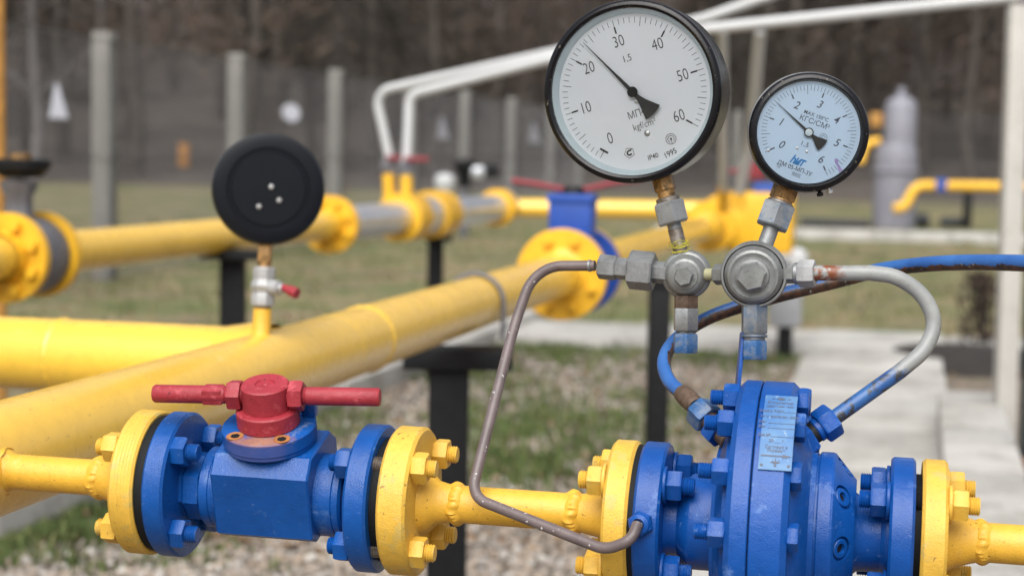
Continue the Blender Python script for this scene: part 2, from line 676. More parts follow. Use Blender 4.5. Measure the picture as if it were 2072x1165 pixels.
def ground_mat():
    b = NB('gravel_and_turf')
    sx = b.n('ShaderNodeSeparateXYZ')
    b.l(b.pos, sx.inputs[0])
    # gravel: cells of many stone tones
    vc = b.voro(42, out='Color')
    bw = b.n('ShaderNodeRGBToBW')
    b.l(vc, bw.inputs[0])
    stone = b.n('ShaderNodeValToRGB')
    e = stone.color_ramp.elements
    e[0].position, e[0].color = .0, (.12, .10, .085, 1)
    e[1].position, e[1].color = 1.0, (.55, .51, .46, 1)
    for p_, c_ in ((.3, (.24, .205, .17, 1)), (.55, (.32, .28, .24, 1)), (.78, (.38, .30, .23, 1))):
        x = e.new(p_)
        x.color = c_
    b.l(bw.outputs[0], stone.inputs[0])
    gap = b.ramp(b.voro(42), .20, .55, (1, 1, 1, 1), (.28, .25, .22, 1))
    gravel = b.mix(1.0, stone.outputs[0], gap, 'MULTIPLY')
    gravel = b.mix(b.math('MULTIPLY', b.ramp(b.noise(1.6, 4), .4, .65), .5), gravel, (.20, .165, .13, 1))
    # turf: green and dry straw
    t1 = b.mix(b.ramp(b.noise(1.4, 6, .68), .38, .55), (.062, .100, .020, 1), (.24, .185, .105, 1))
    t1 = b.mix(b.ramp(b.noise(.7, 5, .6), .50, .66), t1, (.085, .115, .032, 1))
    t1 = b.mix(b.math('MULTIPLY', b.ramp(b.noise(30, 4), .45, .7), .5), t1, (.035, .04, .014, 1))
    t1 = b.mix(b.math('MULTIPLY', b.ramp(b.noise(.9, 6, .7), .54, .62), .75), t1, (.15, .112, .075, 1))
    # gravel bed: right of the kerb, this side of the cross strip
    edge = b.math('SUBTRACT', sx.outputs[0], b.math('MULTIPLY', b.math('SUBTRACT', sx.outputs[1], 10.85), .272))
    side = b.ramp(b.math('ADD', edge, b.math('MULTIPLY', b.math('SUBTRACT', b.noise(3, 4), .5), .25)), .0, .06)
    farm = b.math('ADD', sx.outputs[1], b.math('MULTIPLY', sx.outputs[0], .2126))
    near = b.math('LESS_THAN', farm, 10.6)
    msk = b.math('MULTIPLY', side, near)
    tuft = b.ramp(b.noise(1.5, 6, .62), .60, .67)
    msk = b.math('MULTIPLY', msk, b.math('SUBTRACT', 1.0, b.math('MULTIPLY', tuft, .85)))
    # bare brown ground under the wood
    wood = b.ramp(b.math('MULTIPLY', b.math('ADD', farm, b.math('MULTIPLY', b.noise(.4, 4), 8.0)), .01), .44, .50)
    t1 = b.mix(wood, t1, (.055, .042, .034, 1))
    b.color(b.mix(msk, t1, gravel))
    b.rough(.95)
    b.bump(b.math('ADD', b.voro(42), b.noise(20, 5)), .7, .012)
    return b.m
M['ground'] = ground_mat()

def multi_mat(name, cols, rough=.9, scale=30):
    b = NB(name)
    g = b.n('ShaderNodeNewGeometry')
    r = b.n('ShaderNodeValToRGB')
    e = r.color_ramp.elements
    e[0].color = cols[0]
    e[1].color = cols[-1]
    for i, c in enumerate(cols[1:-1]):
        x = e.new((i + 1) / (len(cols) - 1))
        x.color = c
    b.l(g.outputs['Random Per Island'], r.inputs[0])
    b.color(b.mix(b.math('MULTIPLY', b.ramp(b.noise(scale, 3), .4, .7), .3), r.outputs[0], dim(cols[0], .6)))
    b.rough(rough)
    return b.m
M['stones'] = multi_mat('mixed_pebbles', [(.15, .125, .105, 1), (.36, .31, .26, 1), (.28, .24, .21, 1), (.42, .33, .25, 1), (.31, .29, .275, 1), (.56, .53, .49, 1)], .8)
M['grass_green'] = multi_mat('green_grass_blades', [(.045, .085, .016, 1), (.075, .12, .026, 1), (.10, .13, .035, 1), (.16, .15, .06, 1)], .8)
M['grass'] = multi_mat('grass_blades', [(.05, .085, .018, 1), (.07, .11, .024, 1), (.13, .135, .045, 1), (.24, .195, .105, 1), (.30, .24, .14, 1)], .8)
M['bark'] = plain('grey_brown_bark', (.060, .050, .043, 1), .95, var=.35, scale=3, bump=.5)
M['bark_pale'] = plain('pale_grey_bark', (.13, .12, .12, 1), .95, var=.3, scale=3, bump=.5)
M['twigs'] = multi_mat('bare_brown_twigs', [(.05, .040, .032, 1), (.085, .062, .048, 1), (.125, .084, .062, 1), (.115, .097, .086, 1)], .95, 1)
def wood_mass():
    b = NB('far_bare_wood')
    r = b.n('ShaderNodeValToRGB')
    e = r.color_ramp.elements
    e[0].position, e[0].color = .34, (.028, .023, .020, 1)
    e[1].position, e[1].color = .66, (.27, .28, .34, 1)  # pale blue-grey clumps: sky glimpsed through the wood, painted into its colour
    for p_, c_ in ((.45, (.075, .058, .048, 1)), (.52, (.14, .095, .070, 1)), (.59, (.12, .105, .10, 1))):
        x = e.new(p_)
        x.color = c_
    b.l(b.noise(.30, 5, .65), r.inputs[0])
    b.color(r.outputs[0])
    b.rough(.95)
    return b.m
M['wood_mass'] = wood_mass()
M['twigs_dark'] = multi_mat('dark_twigs', [(.022, .020, .015, 1), (.038, .034, .024, 1), (.055, .043, .032, 1)], .95, 1)
M['twigs_red'] = multi_mat('reddish_twigs', [(.06, .045, .036, 1), (.10, .072, .056, 1), (.15, .108, .084, 1)], .95, 1)
M['twigs_grey'] = multi_mat('grey_twigs', [(.07, .06, .055, 1), (.13, .115, .11, 1), (.20, .185, .185, 1)], .95, 1)
M['hill'] = plain('dark_forest_floor', (.060, .048, .040, 1), .95, var=.4, scale=.5)
M['leaves'] = multi_mat('fallen_leaves', [(.10, .055, .03, 1), (.20, .12, .06, 1), (.28, .19, .11, 1), (.14, .09, .06, 1)], .9)
M['dry_bush'] = multi_mat('dry_dark_bush', [(.02, .015, .012, 1), (.05, .03, .022, 1), (.035, .03, .02, 1)], .95)


# ================================================================== GROUND
mb = MB()
nx, ny = 60, 60
xs_ = [-400 + 800 * (i / nx) for i in range(nx + 1)]
mb.add([(-600, -60, 0), (600, -60, 0), (600, 1200, 0), (-600, 1200, 0)], [(0, 1, 2, 3)])
single('ground', mb, M['ground'], kind='structure')

GA = R(12.0)
GX = Vector((math.cos(GA), -math.sin(GA), 0))       # along the station's cross direction
GY = Vector((math.sin(GA), math.cos(GA), 0))        # receding direction

def strip(name, a, b, wid, h, mat, label=None, **k):
    """long low slab from a to b, its left edge on the line"""
    d = (b - a)
    x = d.normalized()
    m = frame(Vector((a.x, a.y, 0)), x, Vector((0, 0, 1)))
    mb = MB()
    L = d.length
    n = max(1, round(L / .9))
    for i in range(n):
        mb.box(m @ T(L * (i + .5) / n, -wid / 2 + random.uniform(-.006, .006), h / 2 - .05 + random.uniform(-.006, .006)), L / n - .012, wid, h + .1, .012)
    return single(name, mb, mat, label, **k)

k0, k1 = G(-120, 1100), G(1050, 655)
strip('kerb', k0, k1, .17, .10, M['concrete'], kind='structure')
s0 = G(1000, 662)
strip('cross_path', s0, s0 + GX * 5.4, .95, .06, M['concrete'], kind='structure')
pl0 = G(1655, 690)
pd = Vector((.235, 1, 0)).normalized()
strip('concrete_path', pl0 - pd * 6.4, pl0 + pd * .1, .70, .064, M['concrete'], kind='structure')
q0 = G(1898, 790, .16)
strip('raised_slab', q0 - pd * 3.6, q0, .24, .16, M['concrete'], kind='structure')
g0 = G(1640, 480)
strip('far_kerb', g0 - GX * 2, g0 + GX * 6.5, .5, .12, M['concrete'], kind='structure')
# bare planting hole between the paths
mb = MB()
c = G(1952, 735)
mb.lathe(Matrix.Translation((c.x, c.y, -.02)) @ RY(R(-90)), [(0, .62), (.05, .55), (.09, .35), (.10, 0)], 28)
single('soil_patch', mb, M['dark_soil'], kind='structure')

# loose stones on the gravel bed
rng = random.Random(3)
ico = bmesh.new()
bmesh.ops.create_icosphere(ico, subdivisions=1, radius=1)
iv = [v.co.copy() for v in ico.verts]
if_ = [tuple(v.index for v in f.verts) for f in ico.faces]
ico.free()
mb = MB()
cnt = 0
while cnt < 9000:
    d = 4.2 + 6.0 * rng.random() ** 1.35
    x = (rng.random() - .5) * d * .72
    if x < (d - 10.85) * .272 + .05 or d + .2126 * x > 10.5:
        continue
    if pl0.x + (d - pl0.y) * .235 - .05 < x < pl0.x + (d - pl0.y) * .235 + 1.9:
        continue
    r = rng.uniform(.006, .017)
    m = Matrix.Translation((x, d, r * .35)) @ RZ(rng.random() * 6.28) @ RX(rng.random() * 3) @ Matrix.Diagonal((r, r * rng.uniform(.6, 1), r * rng.uniform(.45, .8), 1))
    mb.add([v * rng.uniform(.85, 1.15) for v in iv], if_, m)
    cnt += 1
single('gravel', mb, M['stones'], label='loose mixed pebbles lying on the gravel bed', kind='stuff', sm=0)

# grass: tufts of blades in patches
mb = MB()
def tuft(x, y, n, h, sp):
    for _ in range(n):
        a = rng.random() * 6.28
        bx, by = x + rng.gauss(0, sp), y + rng.gauss(0, sp)
        hh = h * rng.uniform(.5, 1.2)
        wdt = rng.uniform(.0025, .006)
        lx, ly = math.cos(a) * hh * .5, math.sin(a) * hh * .5
        px_, py_ = -math.sin(a) * wdt, math.cos(a) * wdt
        mb.add([(bx - px_, by - py_, 0), (bx + px_, by + py_, 0), (bx + lx * .4 + px_ * .7, by + ly * .4 + py_ * .7, hh * .6),
                (bx + lx * .4 - px_ * .7, by + ly * .4 - py_ * .7, hh * .6), (bx + lx, by + ly, hh)],
               [(0, 1, 2, 3), (3, 2, 4)])
# clumps on the gravel where the photo has them
for px, py, n, s in ((1050, 870, 40, .16), (1010, 930, 26, .12), (1180, 860, 26, .16), (1090, 960, 22, .10), (700, 880, 14, .12),
                     (1150, 715, 40, .25), (1300, 700, 24, .2), (1450, 700, 30, .22), (1550, 740, 24, .2), (1420, 850, 20, .14),
                     (90, 1060, 46, .16), (20, 1075, 40, .14), (200, 1040, 20, .1), (1100, 700, 34, .2), (940, 760, 14, .15), (1180, 800, 12, .2),
                     (2010, 1125, 30, .10), (640, 840, 10, .1), (1000, 780, 14, .2), (1230, 920, 10, .15), (320, 1120, 10, .12)):
    c = G(px, py)
    for _ in range(int(n * 3.2)):
        tuft(c.x + rng.gauss(0, s * 1.1), c.y + rng.gauss(0, s * 1.9), 10, .045, .035)
single('green_tufts', mb, M['grass_green'], label='green grass tufts growing through the gravel bed', kind='stuff', sm=0)
mb = MB()
for _ in range(1800):
    d = 6 + 19 * rng.random()
    x = (rng.random() - .5) * d * .75
    if x > (d - 10.85) * .272 - .1 and d + .2126 * x < 11.1:
        continue
    if pl0.x + (d - pl0.y) * .235 - .05 < x < pl0.x + (d - pl0.y) * .235 + 1.9 and d < 11:
        continue
    tuft(x, d, 9, .075 if d > 12 else .06, .07)
single('grass', mb, M['grass'], label='short green and straw coloured grass in tufts', kind='stuff', sm=0)

mb = MB()
for _ in range(3800):
    d = 4.6 + 16 * rng.random() ** 1.6
    x = (rng.random() - .5) * d * .74
    r_ = rng.uniform(.010, .026)
    m = Matrix.Translation((x, d, rng.uniform(.004, .03) if d < 11 else rng.uniform(.01, .07))) @ RZ(rng.random() * 6.28) @ RX(rng.gauss(0, .5)) @ RY(rng.gauss(0, .4))
    mb.add([(-r_, 0, 0), (0, -r_ * .55, r_ * .2), (r_, 0, r_ * .1), (0, r_ * .55, r_ * .3)], [(0, 1, 2, 3)], m)
single('fallen_leaves', mb, M['leaves'], label='brown fallen leaves scattered over gravel and grass', kind='stuff', sm=0)

# ================================================================== FOREGROUND PIPE RUN
O = P(1036, 1027, 1.5)
_d2 = 1.5 / (1 + math.tan(GA) * 1004 / FPX)
EX = (P(2040, 1100, _d2) - O).normalized()
F = frame(O, EX, Vector((0, 0, 1)))
FI = F.inverted()

def s_at(px, y=0.0, z=0.0):
    """position along the run whose point (s,y,z) shows in photograph column px"""
    o = F @ Vector((0, y, z)) - CAM
    ex = F.to_3x3() @ Vector((1, 0, 0))
    k = (px - W0 / 2) / FPX
    return (k * o.dot(fwd) - o.dot(c_right)) / (ex.dot(c_right) - k * ex.dot(fwd))

FR = .065          # flange radius
BC = .0515         # bolt circle

def flange_prof(s0, s1, r=FR, c=.0022):
    return [(s0, 0), (s0, r - c), (s0 + c, r), (s1 - c, r), (s1, r - c), (s1, 0)]

def stud_nut(parent, mat, s, side, y, z, nut_l=.0125, stud=.009, r=.0138, rs=.0078, washer=False, double=False, name='nut', FM=None):
    """nut with the end of its stud, standing on the flange face at s, pointing along +s or -s"""
    FM = FM or F
    mb = MB()
    m = FM @ T(s, y, z) @ (Matrix.Identity(4) if side > 0 else RZ(math.pi))
    a = 0.0
    if washer:
        mb.cyl(m, 0, .003, r * 1.12, 32, .0006)
        a = .003
    rot = random.uniform(0, 1.05)
    mb.hexa(m, a, a + nut_l, r, .0016, rot)
    e = a + nut_l
    if double:
        mb.thread(m, e, e + .008, rs)
        mb.hexa(m, e + .007, e + .018, r * .92, .0016, rot + .4)
        e += .018
    mb.thread(m, e - .001, e + stud, rs)
    return part(name, mb, mat, parent, sm=30)

# --- flange faces along the run (near-side columns of the photograph)
nf = -FR
yA0, yA1 = s_at(214, nf), s_at(265, nf)
bA0, bA1 = s_at(283, nf), s_at(326, nf)
bB0, bB1 = s_at(690, nf), s_at(737, nf)
yB0, yB1 = s_at(758, nf), s_at(817, nf)
yC0, yC1 = s_at(1214, nf), s_at(1266, nf)
bC0, bC1 = s_at(1277, nf), s_at(1331, nf)
bD0, bD1 = s_at(1797, nf), s_at(1849, nf)
yD0, yD1 = s_at(1863, nf), s_at(1917, nf)
B45 = [(BC * math.cos(R(a)), BC * math.sin(R(a))) for a in (45, 135, 225, 315)]
rp = .0163         # small pipe radius

def weld(mb, s, r, wdt=.006, h=.0022, seg=64):
    """rippled weld bead"""
    vs, fs = [], []
    nr = 7
    for i in range(nr):
        t = i / (nr - 1)
        for k in range(seg):
            a = 2 * math.pi * k / seg
            rip = 1 + .22 * math.sin(a * 23 + math.sin(a * 5) * 2)
            wob = .0012 * math.sin(a * 3 + 1) + .0008 * math.sin(a * 7)
            rr = r - .0006 + h * math.sin(math.pi * t) * rip
            vs.append((s + wob + (t - .5) * 2 * wdt, rr * math.cos(a), rr * math.sin(a)))
    for i in range(nr - 1):
        for k in range(seg):
            k2 = (k + 1) % seg
            fs.append((i * seg + k, i * seg + k2, (i + 1) * seg + k2, (i + 1) * seg + k))
    mb.add(vs, fs, F)

# ---- stub from the header pipe to the ball valve
root = thing('gas_pipe', 'short yellow pipe stub with bolted flange between header pipe and blue ball valve', 'pipe', F @ Vector((yA0, 0, -FR)))
s_tee = s_at(-30)
mb = MB().cyl(F, s_tee, yA0 + .001, rp, 56)
part('pipe', mb, M['yellow'], root)
mb = MB()
mb.lathe(F, [(s_at(-30), .027), (s_at(-4), .0245), (s_at(12), .0205), (s_at(30), rp - .0004)], 56)
weld(mb, s_at(4), .0222, .006, .002)
part('branch_weld', mb, M['yellow'], root)
mb = MB()
mb.lathe(F, [(yA0 - .046, rp - .0003), (yA0 - .036, rp + .0012), (yA0 - .022, rp + .0050), (yA0 - .006, rp + .0085), (yA0 + .001, rp + .011)], 56)
weld(mb, yA0 - .036, rp + .0010, .007, .0030)
part('weld_bead', mb, M['yellow'], root)
# rim with shallow turned grooves
pr = [(yA0, 0), (yA0, FR - .003), (yA0 + .003, FR)]
L = yA1 - yA0
for i in range(5):
    a = yA0 + L * (.22 + .13 * i)
    pr += [(a, FR), (a + .0005, FR - .00035), (a + .0010, FR - .00035), (a + .0017, FR)]
pr += [(yA1 - .002, FR), (yA1, FR - .002), (yA1, 0)]
part('flange', MB().lathe(F, pr, 96), M['yellow_flange'], root)
for y, z in B45:
    stud_nut(root, M['yellow_flange'], yA0, -1, y, z, nut_l=.013, stud=.008)

# ---- ball valve
vs0 = s_at(543, -.022, .062)
valve = thing('ball_valve', 'blue flanged ball valve with red T-bar handle on thin yellow pipe', 'valve', F @ Vector((vs0, 0, -FR)))
WL[valve] = F @ Vector((vs0, 0, -FR))
TILT = R(18)
FV = F @ T(vs0, 0, 0) @ RX(TILT)
part('flange', MB().lathe(F, flange_prof(bA0, bA1), 96), M['blue'], valve)
part('flange', MB().lathe(F, flange_prof(bB0, bB1), 96), M['blue'], valve)
part('gasket', MB().lathe(F, [(yA1 - .0005, 0), (yA1 - .0005, FR - .004), (yA1 + .003, FR - .0035), (bA0 - .003, FR - .0035), (bA0 + .0005, FR - .004), (bA0 + .0005, 0)], 80), M['black'], valve)
part('gasket', MB().lathe(F, [(bB1 - .0005, 0), (bB1 - .0005, FR - .011), (yB0 + .0005, FR - .011), (yB0 + .0005, 0)], 80), M['black'], valve)
for y, z in B45:      # bare studs seen in the gap
    part('stud', MB().thread(F @ T(0, y, z), bB1 - .001, yB0 + .001, .0078), M['zinc_brown'], valve)
for y, z in B45:
    stud_nut(valve, M['blue'], bA1, +1, y, z, stud=.010)
    stud_nut(valve, M['blue'], bB0, -1, y, z, stud=.007)
hs0, hs1 = s_at(363, -.03), s_at(398, -.03)
part('hex_neck', MB().lathe(F, [(bA1 - .001, 0), (bA1 - .001, .029), (hs0, .029), (hs0 + .003, .031), (hs1, .031), (hs1, 0)], 8, .35), M['blue'], valve, sm=25)
c0, c1, c2 = s_at(398, -.036), s_at(434, -.040), s_at(418, -.036)
part('collar', MB().lathe(F, [(c0, 0), (c0, .0345), (c0 + .0015, .036), (c2 - .0006, .036), (c2, .0352), (c2 + .0006, .036), (c1, .036), (c1 + .001, 0)], 72), M['blue'], valve)
e0, e1, e2 = s_at(622, -.040), s_at(668, -.036), s_at(690, -.036)
part('collar', MB().lathe(F, [(e0, 0), (e0, .0365), (e1 - .0007, .0365), (e1, .0356), (e1 + .0007, .0365), (e2 - .004, .0365), (e2 - .002, .034), (e2 - .002, 0)], 72), M['blue'], valve)
part('neck', MB().lathe(F, [(e2 - .003, 0), (e2 - .003, .028), (bB0 - .004, .028), (bB0 - .002, .031), (bB0 + .001, .031), (bB0 + .001, 0)], 64), M['blue'], valve)
poly = [(-.042, -.022), (-.042, .036), (-.027, .0495), (.027, .0495), (.042, .036), (.042, -.022), (.030, -.031), (-.030, -.031)]
part('body', MB().prism(FV, poly, c1 - vs0 - .0005, e0 - vs0 + .003, .0015), M['blue'], valve, sm=20)
up = FV @ RY(R(-90))            # local x = stem axis, upwards
root_b = part('bonnet', MB().lathe(up, [(.049, 0), (.049, .039), (.0505, .0405), (.0535, .0405), (.0545, .0415), (.0655, .0415), (.067, .040), (.067, 0)], 96), M['bonnet'], valve)
# the bonnet's own origin on the stem axis so its stain sits where the photograph has it
_bc = FV @ Vector((0, 0, .06))
_me = root_b.data
_inv = (Matrix.Translation(_bc) @ FV.to_3x3().to_4x4()).inverted()
for v_ in _me.vertices:
    v_.co = _inv @ (v_.co + WL[valve])
root_b.matrix_local = Matrix.Translation(_bc - WL[valve]) @ FV.to_3x3().to_4x4()
for a in (232, 308, 52, 128):
    x, y = .0345 * math.cos(R(a)), .0345 * math.sin(R(a))
    m = FV @ T(x, y, .0672) @ RY(R(-90))
    sc = part('cap_screw', MB().lathe(m, [(-.0005, .0074), (.0003, .0074), (.0003, .0066), (-.0000, .0064), (-.0000, .0040)], 28), M['bonnet'], valve)
    part('socket', MB().lathe(m, [(.00025, .0042), (.00028, 0)], 6), M['black'], sc)
m = FV @ T(.031, .021, .067)
part('stop_lug', MB().box(m @ T(0, 0, .006), .013, .010, .014, .002), M['blue'], valve)
hub = part('handle_hub', MB().lathe(up, [(.067, 0), (.067, .0265), (.068, .0275), (.0815, .0275), (.083, .0262), (.083, .0212), (.1045, .0212), (.106, .0198), (.106, .0088), (.1046, .0082), (.1046, .0024), (.1035, .0012), (.1035, 0)], 80), M['red'], valve)
YAW = R(5.5)
FHn = FV @ T(0, 0, .0945) @ RZ(YAW)
for sgn in (-1, 1):
    m = FHn if sgn > 0 else FHn @ RZ(math.pi)
    mb = MB().lathe(m, [(.015, 0), (.015, .0078), (.0325, .0078), (.0335, .0070), (.0345, .0078), (.0355, .0070), (.0365, .0078), (.0375, .0080), (.0995, .0080), (.1012, .0068), (.1012, 0)], 40)
    rod = part('handle_rod', mb, M['red'], valve)
    mb = MB().hexa(m, .0215, .0335, .0137, .0016, .3)
    part('lock_nut', mb, M['red'], rod, sm=30)
    if sgn < 0:
        part('wrench_flat', MB().box(m @ T(.047, 0, 0), .017, .0150, .0135, .0006), M['red'], rod)

# ---- middle spool between the valve and the regulator
root = thing('gas_pipe', 'yellow weld-neck spool pipe between ball valve and pressure regulator', 'pipe', F @ Vector((0, 0, -FR)))
part('flange', MB().lathe(F, flange_prof(yB0, yB1, FR, .0025), 96), M['yellow_flange'], root)
n0 = s_at(905, -rp)
mb = MB().lathe(F, [(yB1 - .001, .0300), (yB1 + .002, .0280), (yB1 + .007, .0258), (n0 - .012, .0192), (n0 - .003, rp + .0006), (n0 + .004, rp)], 64)
part('flange_neck', mb, M['yellow'], root)
mb = MB()
weld(mb, s_at(916, -rp), rp, .0065, .0032)
part('weld_bead', mb, M['yellow'], root)
p1_ = s_at(1150, -rp)
part('pipe', MB().cyl(F, s_at(908, -rp), p1_ + .002, rp, 56), M['yellow'], root)
mb = MB()
weld(mb, s_at(1155, -rp), rp, .0070, .0036)
part('weld_bead', mb, M['yellow'], root)
mb = MB().lathe(F, [(p1_, rp - .0002), (s_at(1172, -rp), rp + .0004), (yC0 - .012, .0195), (yC0 - .003, .0225), (yC0 + .001, .0245)], 64)
part('flange_neck', mb, M['yellow'], root)
part('flange', MB().lathe(F, flange_prof(yC0, yC1, FR, .0025), 96), M['yellow_flange'], root)
for i, (y, z) in enumerate(B45):
    stud_nut(root, M['yellow_flange'], yB1, +1, y, z, stud=.008, double=False)
    stud_nut(root, M['yellow_flange'], yC0, -1, y, z, stud=.008, washer=True)

# ---- outlet pipe on the right
root = thing('gas_pipe', 'yellow outlet pipe with weld-neck flange right of the blue regulator', 'pipe', F @ Vector((yD1 + .03, 0, -FR)))
part('flange', MB().lathe(F, flange_prof(yD0, yD1, FR, .0025), 96), M['yellow_flange'], root)
n0 = s_at(1983, -rp)
mb = MB().lathe(F, [(yD1 - .001, .0285), (yD1 + .002, .026), (yD1 + .008, .0225), (n0 - .006, .0182), (n0 + .002, rp)], 64)
part('flange_neck', mb, M['yellow'], root)
mb = MB()
weld(mb, s_at(1988, -rp), rp, .0065, .0030)
part('weld_bead', mb, M['yellow'], root)
part('pipe', MB().cyl(F, s_at(1984, -rp), s_at(2400, -rp) + 1.6, rp, 56), M['yellow'], root)
for y, z in B45:
    stud_nut(root, M['yellow_flange'], yD1, +1, y, z, stud=.009, washer=True)

# ================================================================== PRESSURE REGULATOR
RD = .122
reg = thing('pressure_regulator', 'large blue diaphragm pressure regulator with nameplate bolted between yellow flanges', 'regulator', F @ Vector((s_at(1530, -.1), 0, -RD)))
BR = M['blue_reg']
part('flange', MB().lathe(F, flange_prof(bC0, bC1), 96), BR, reg)
part('flange', MB().lathe(F, flange_prof(bD0, bD1), 96), BR, reg)
part('gasket', MB().lathe(F, [(yC1 - .0005, 0), (yC1 - .0005, FR - .003), (bC0 + .0005, FR - .003), (bC0 + .0005, 0)], 80), M['black'], reg)
part('gasket', MB().lathe(F, [(bD1 - .0005, 0), (bD1 - .0005, FR - .013), (yD0 + .0005, FR - .013), (yD0 + .0005, 0)], 80), M['black'], reg)
for y, z in B45:
    part('stud', MB().thread(F @ T(0, y, z), bD1 - .001, yD0 + .001, .0078), M['black_paint'], reg)
for y, z in B45:
    stud_nut(reg, BR, bC1, +1, y, z, stud=.010, washer=True)
    stud_nut(reg, BR, bD0, -1, y, z, stud=.009, washer=True)
rs0, rs1 = s_at(1384, -.04), s_at(1441, -.05)
part('inlet_neck', MB().lathe(F, [(bC1 - .001, 0), (bC1 - .001, .033), (bC1 + .004, .030), (rs0 - .008, .030), (rs0 + .001, .0395), (rs0 + .004, .0405), (rs1, .0405), (rs1, 0)], 80), BR, reg)
dL0, dS, dR1 = s_at(1464, -RD), s_at(1509, -RD), s_at(1592, -RD)
part('inlet_cover', MB().lathe(F, [(rs1 - .001, 0), (rs1 - .001, .066), (rs1 + .002, .068), (dL0 - .006, .094), (dL0 - .001, .096), (dL0 - .001, .1175), (dL0 + .0035, RD), (dS - .0008, RD), (dS, RD - .001), (dS, 0)], 128), BR, reg)
part('seam', MB().lathe(F, [(dS - .0002, RD - .0045), (dS + .0012, RD - .0045)], 96), M['black'], reg)
cR0, cR1 = s_at(1604, -.094), s_at(1643, -.066)
part('outlet_cover', MB().lathe(F, [(dS + .001, 0), (dS + .001, RD - .001), (dS + .0018, RD), (dR1 - .006, RD), (dR1 - .001, RD - .005), (dR1 - .001, .099), (cR0, .094), (cR1 - .004, .0672), (cR1, .0660), (cR1, 0)], 128), BR, reg, sm=20)
k1_, k2_, k3_ = s_at(1648, -.066), s_at(1678, -.066), s_at(1727, -.042)
bon = part('end_cap', MB().lathe(F, [(cR1 - .001, 0), (cR1 - .001, .0635), (k1_, .0635), (k1_, .0648), (k1_ + .001, .0655), (k2_ - .001, .0655), (k2_ + .001, .0648), (k3_ - .001, .0452), (k3_, .0440), (k3_, 0)], 112), BR, reg, sm=15)
sl = math.atan2(.0655 - .0445, k3_ - k2_)
cutb = MB()
for k in range(8):
    a = R(43 - 45 * k)
    sm_, rm_ = (k2_ + k3_) / 2, (.0655 + .0445) / 2
    nrm_ = F.to_3x3() @ Vector((math.sin(sl), -math.cos(sl) * math.cos(a), math.cos(sl) * math.sin(a)))
    m = frame(F @ Vector((sm_, -rm_ * math.cos(a), rm_ * math.sin(a))), nrm_, EX)
    cutb.cyl(m, -.0042, .014, .0102, 36, .0002)
    sc = part('cap_screw', MB().lathe(m, [(-.0052, .0080), (-.0012, .0080), (-.0004, .0072), (-.0004, .0044), (-.0036, .0042), (-.0036, 0)], 32), BR, reg)
    part('socket', MB().lathe(m, [(-.0034, .0042), (-.0033, 0)], 6), M['black'], sc)
cut_ob = part('cut', cutb, BR, reg)
md = bon.modifiers.new('b', 'BOOLEAN')
md.object = cut_ob
md.operation = 'DIFFERENCE'
md.solver = 'EXACT'
bpy.context.view_layer.update()
nm_ = bpy.data.meshes.new_from_object(bon.evaluated_get(bpy.context.evaluated_depsgraph_get()))
bon.modifiers.clear()
bon.data = nm_
nm_.set_sharp_from_angle(angle=R(15))
bpy.data.objects.remove(cut_ob)
part('outlet_neck', MB().lathe(F, [(k3_ - .001, 0), (k3_ - .001, .0345), (k3_ + .003, .0315), (bD0 - .006, .0305), (bD0 - .001, .034), (bD0 + .001, .034), (bD0 + .001, 0)], 72), BR, reg)
NB_ = 14
for k in range(NB_):
    a = R(8.3 + k * 360 / NB_)
    y, z = -.1085 * math.cos(a), .1085 * math.sin(a)
    stud_nut(reg, BR, dL0 - .001, -1, y, z, nut_l=.0130, stud=.0110, r=.0120, rs=.0066, washer=False)
    mb = MB()
    m = F @ T(dR1 - .001, y, z)
    mb.hexa(m, 0, .0085, .0118, .0014, random.uniform(0, 1))
    part('bolt_head', mb, BR, reg, sm=30)
# nameplate lying on the rim
pa0, pa1 = R(33.0), R(71.0)
ps0, ps1 = s_at(1523, -RD), s_at(1594, -RD) - .001
def rimpt(s, a, r):
    return F @ Vector((s, -r * math.cos(a), r * math.sin(a)))
mb = MB()
n = 24
vs, fs = [], []
for lay, rr in ((0, RD + .0004), (1, RD + .0016)):
    for i in range(n + 1):
        a = pa0 + (pa1 - pa0) * i / n
        vs += [rimpt(ps0, a, rr), rimpt(ps1, a, rr)]
q = 2 * (n + 1)
for i in range(n):
    b = 2 * i
    fs += [(b, b + 1, b + 3, b + 2), (q + b, q + b + 2, q + b + 3, q + b + 1), (b, b + 2, q + b + 2, q + b), (b + 1, q + b + 1, q + b + 3, b + 3)]
fs += [(0, q, q + 1, 1), (2 * n, 2 * n + 1, q + 2 * n + 1, q + 2 * n)]
mb.add(vs, fs)
plate = part('nameplate', mb, M['plate'], reg, label='faded pale blue nameplate with black lettering and an arrow')
pc, ph, pw = (ps0 + ps1) / 2, (pa1 - pa0) * RD, ps1 - ps0
am = (pa0 + pa1) / 2
def platefn(u, v):
    return rimpt(pc + u, am + v / RD, RD + .0019)
mb = MB()
def pt(body, v, size, u=0.0, xs=.9, al='CENTER'):
    text(mb, platefn, body, size * 1.15, u, v, xs=xs, align=al, off=.01)
def pline(u0, u1, v, t=.0004):
    k = 6
    vv = []
    for i in range(k + 1):
        u = u0 + (u1 - u0) * i / k
        vv += [platefn(u, v), platefn(u, v + t)]
    mb.add(vv, [(2 * i, 2 * i + 2, 2 * i + 3, 2 * i + 1) for i in range(k)])
hv = ph / 2
mb.add([platefn(-.004, hv * .84), platefn(0, hv * .80), platefn(.004, hv * .84), platefn(0, hv * .91)], [(0, 1, 2, 3)])
pline(-.0075, -.0050, hv * .84, .0007)
pline(.0050, .0075, hv * .84, .0007)
pt('Регулятор', hv * .70, .0028)
pt('давления газа', hv * .58, .0021)
pt('Шифр РДУ', hv * .42, .0025, -.0065)
pline(.0025, .0145, hv * .39)
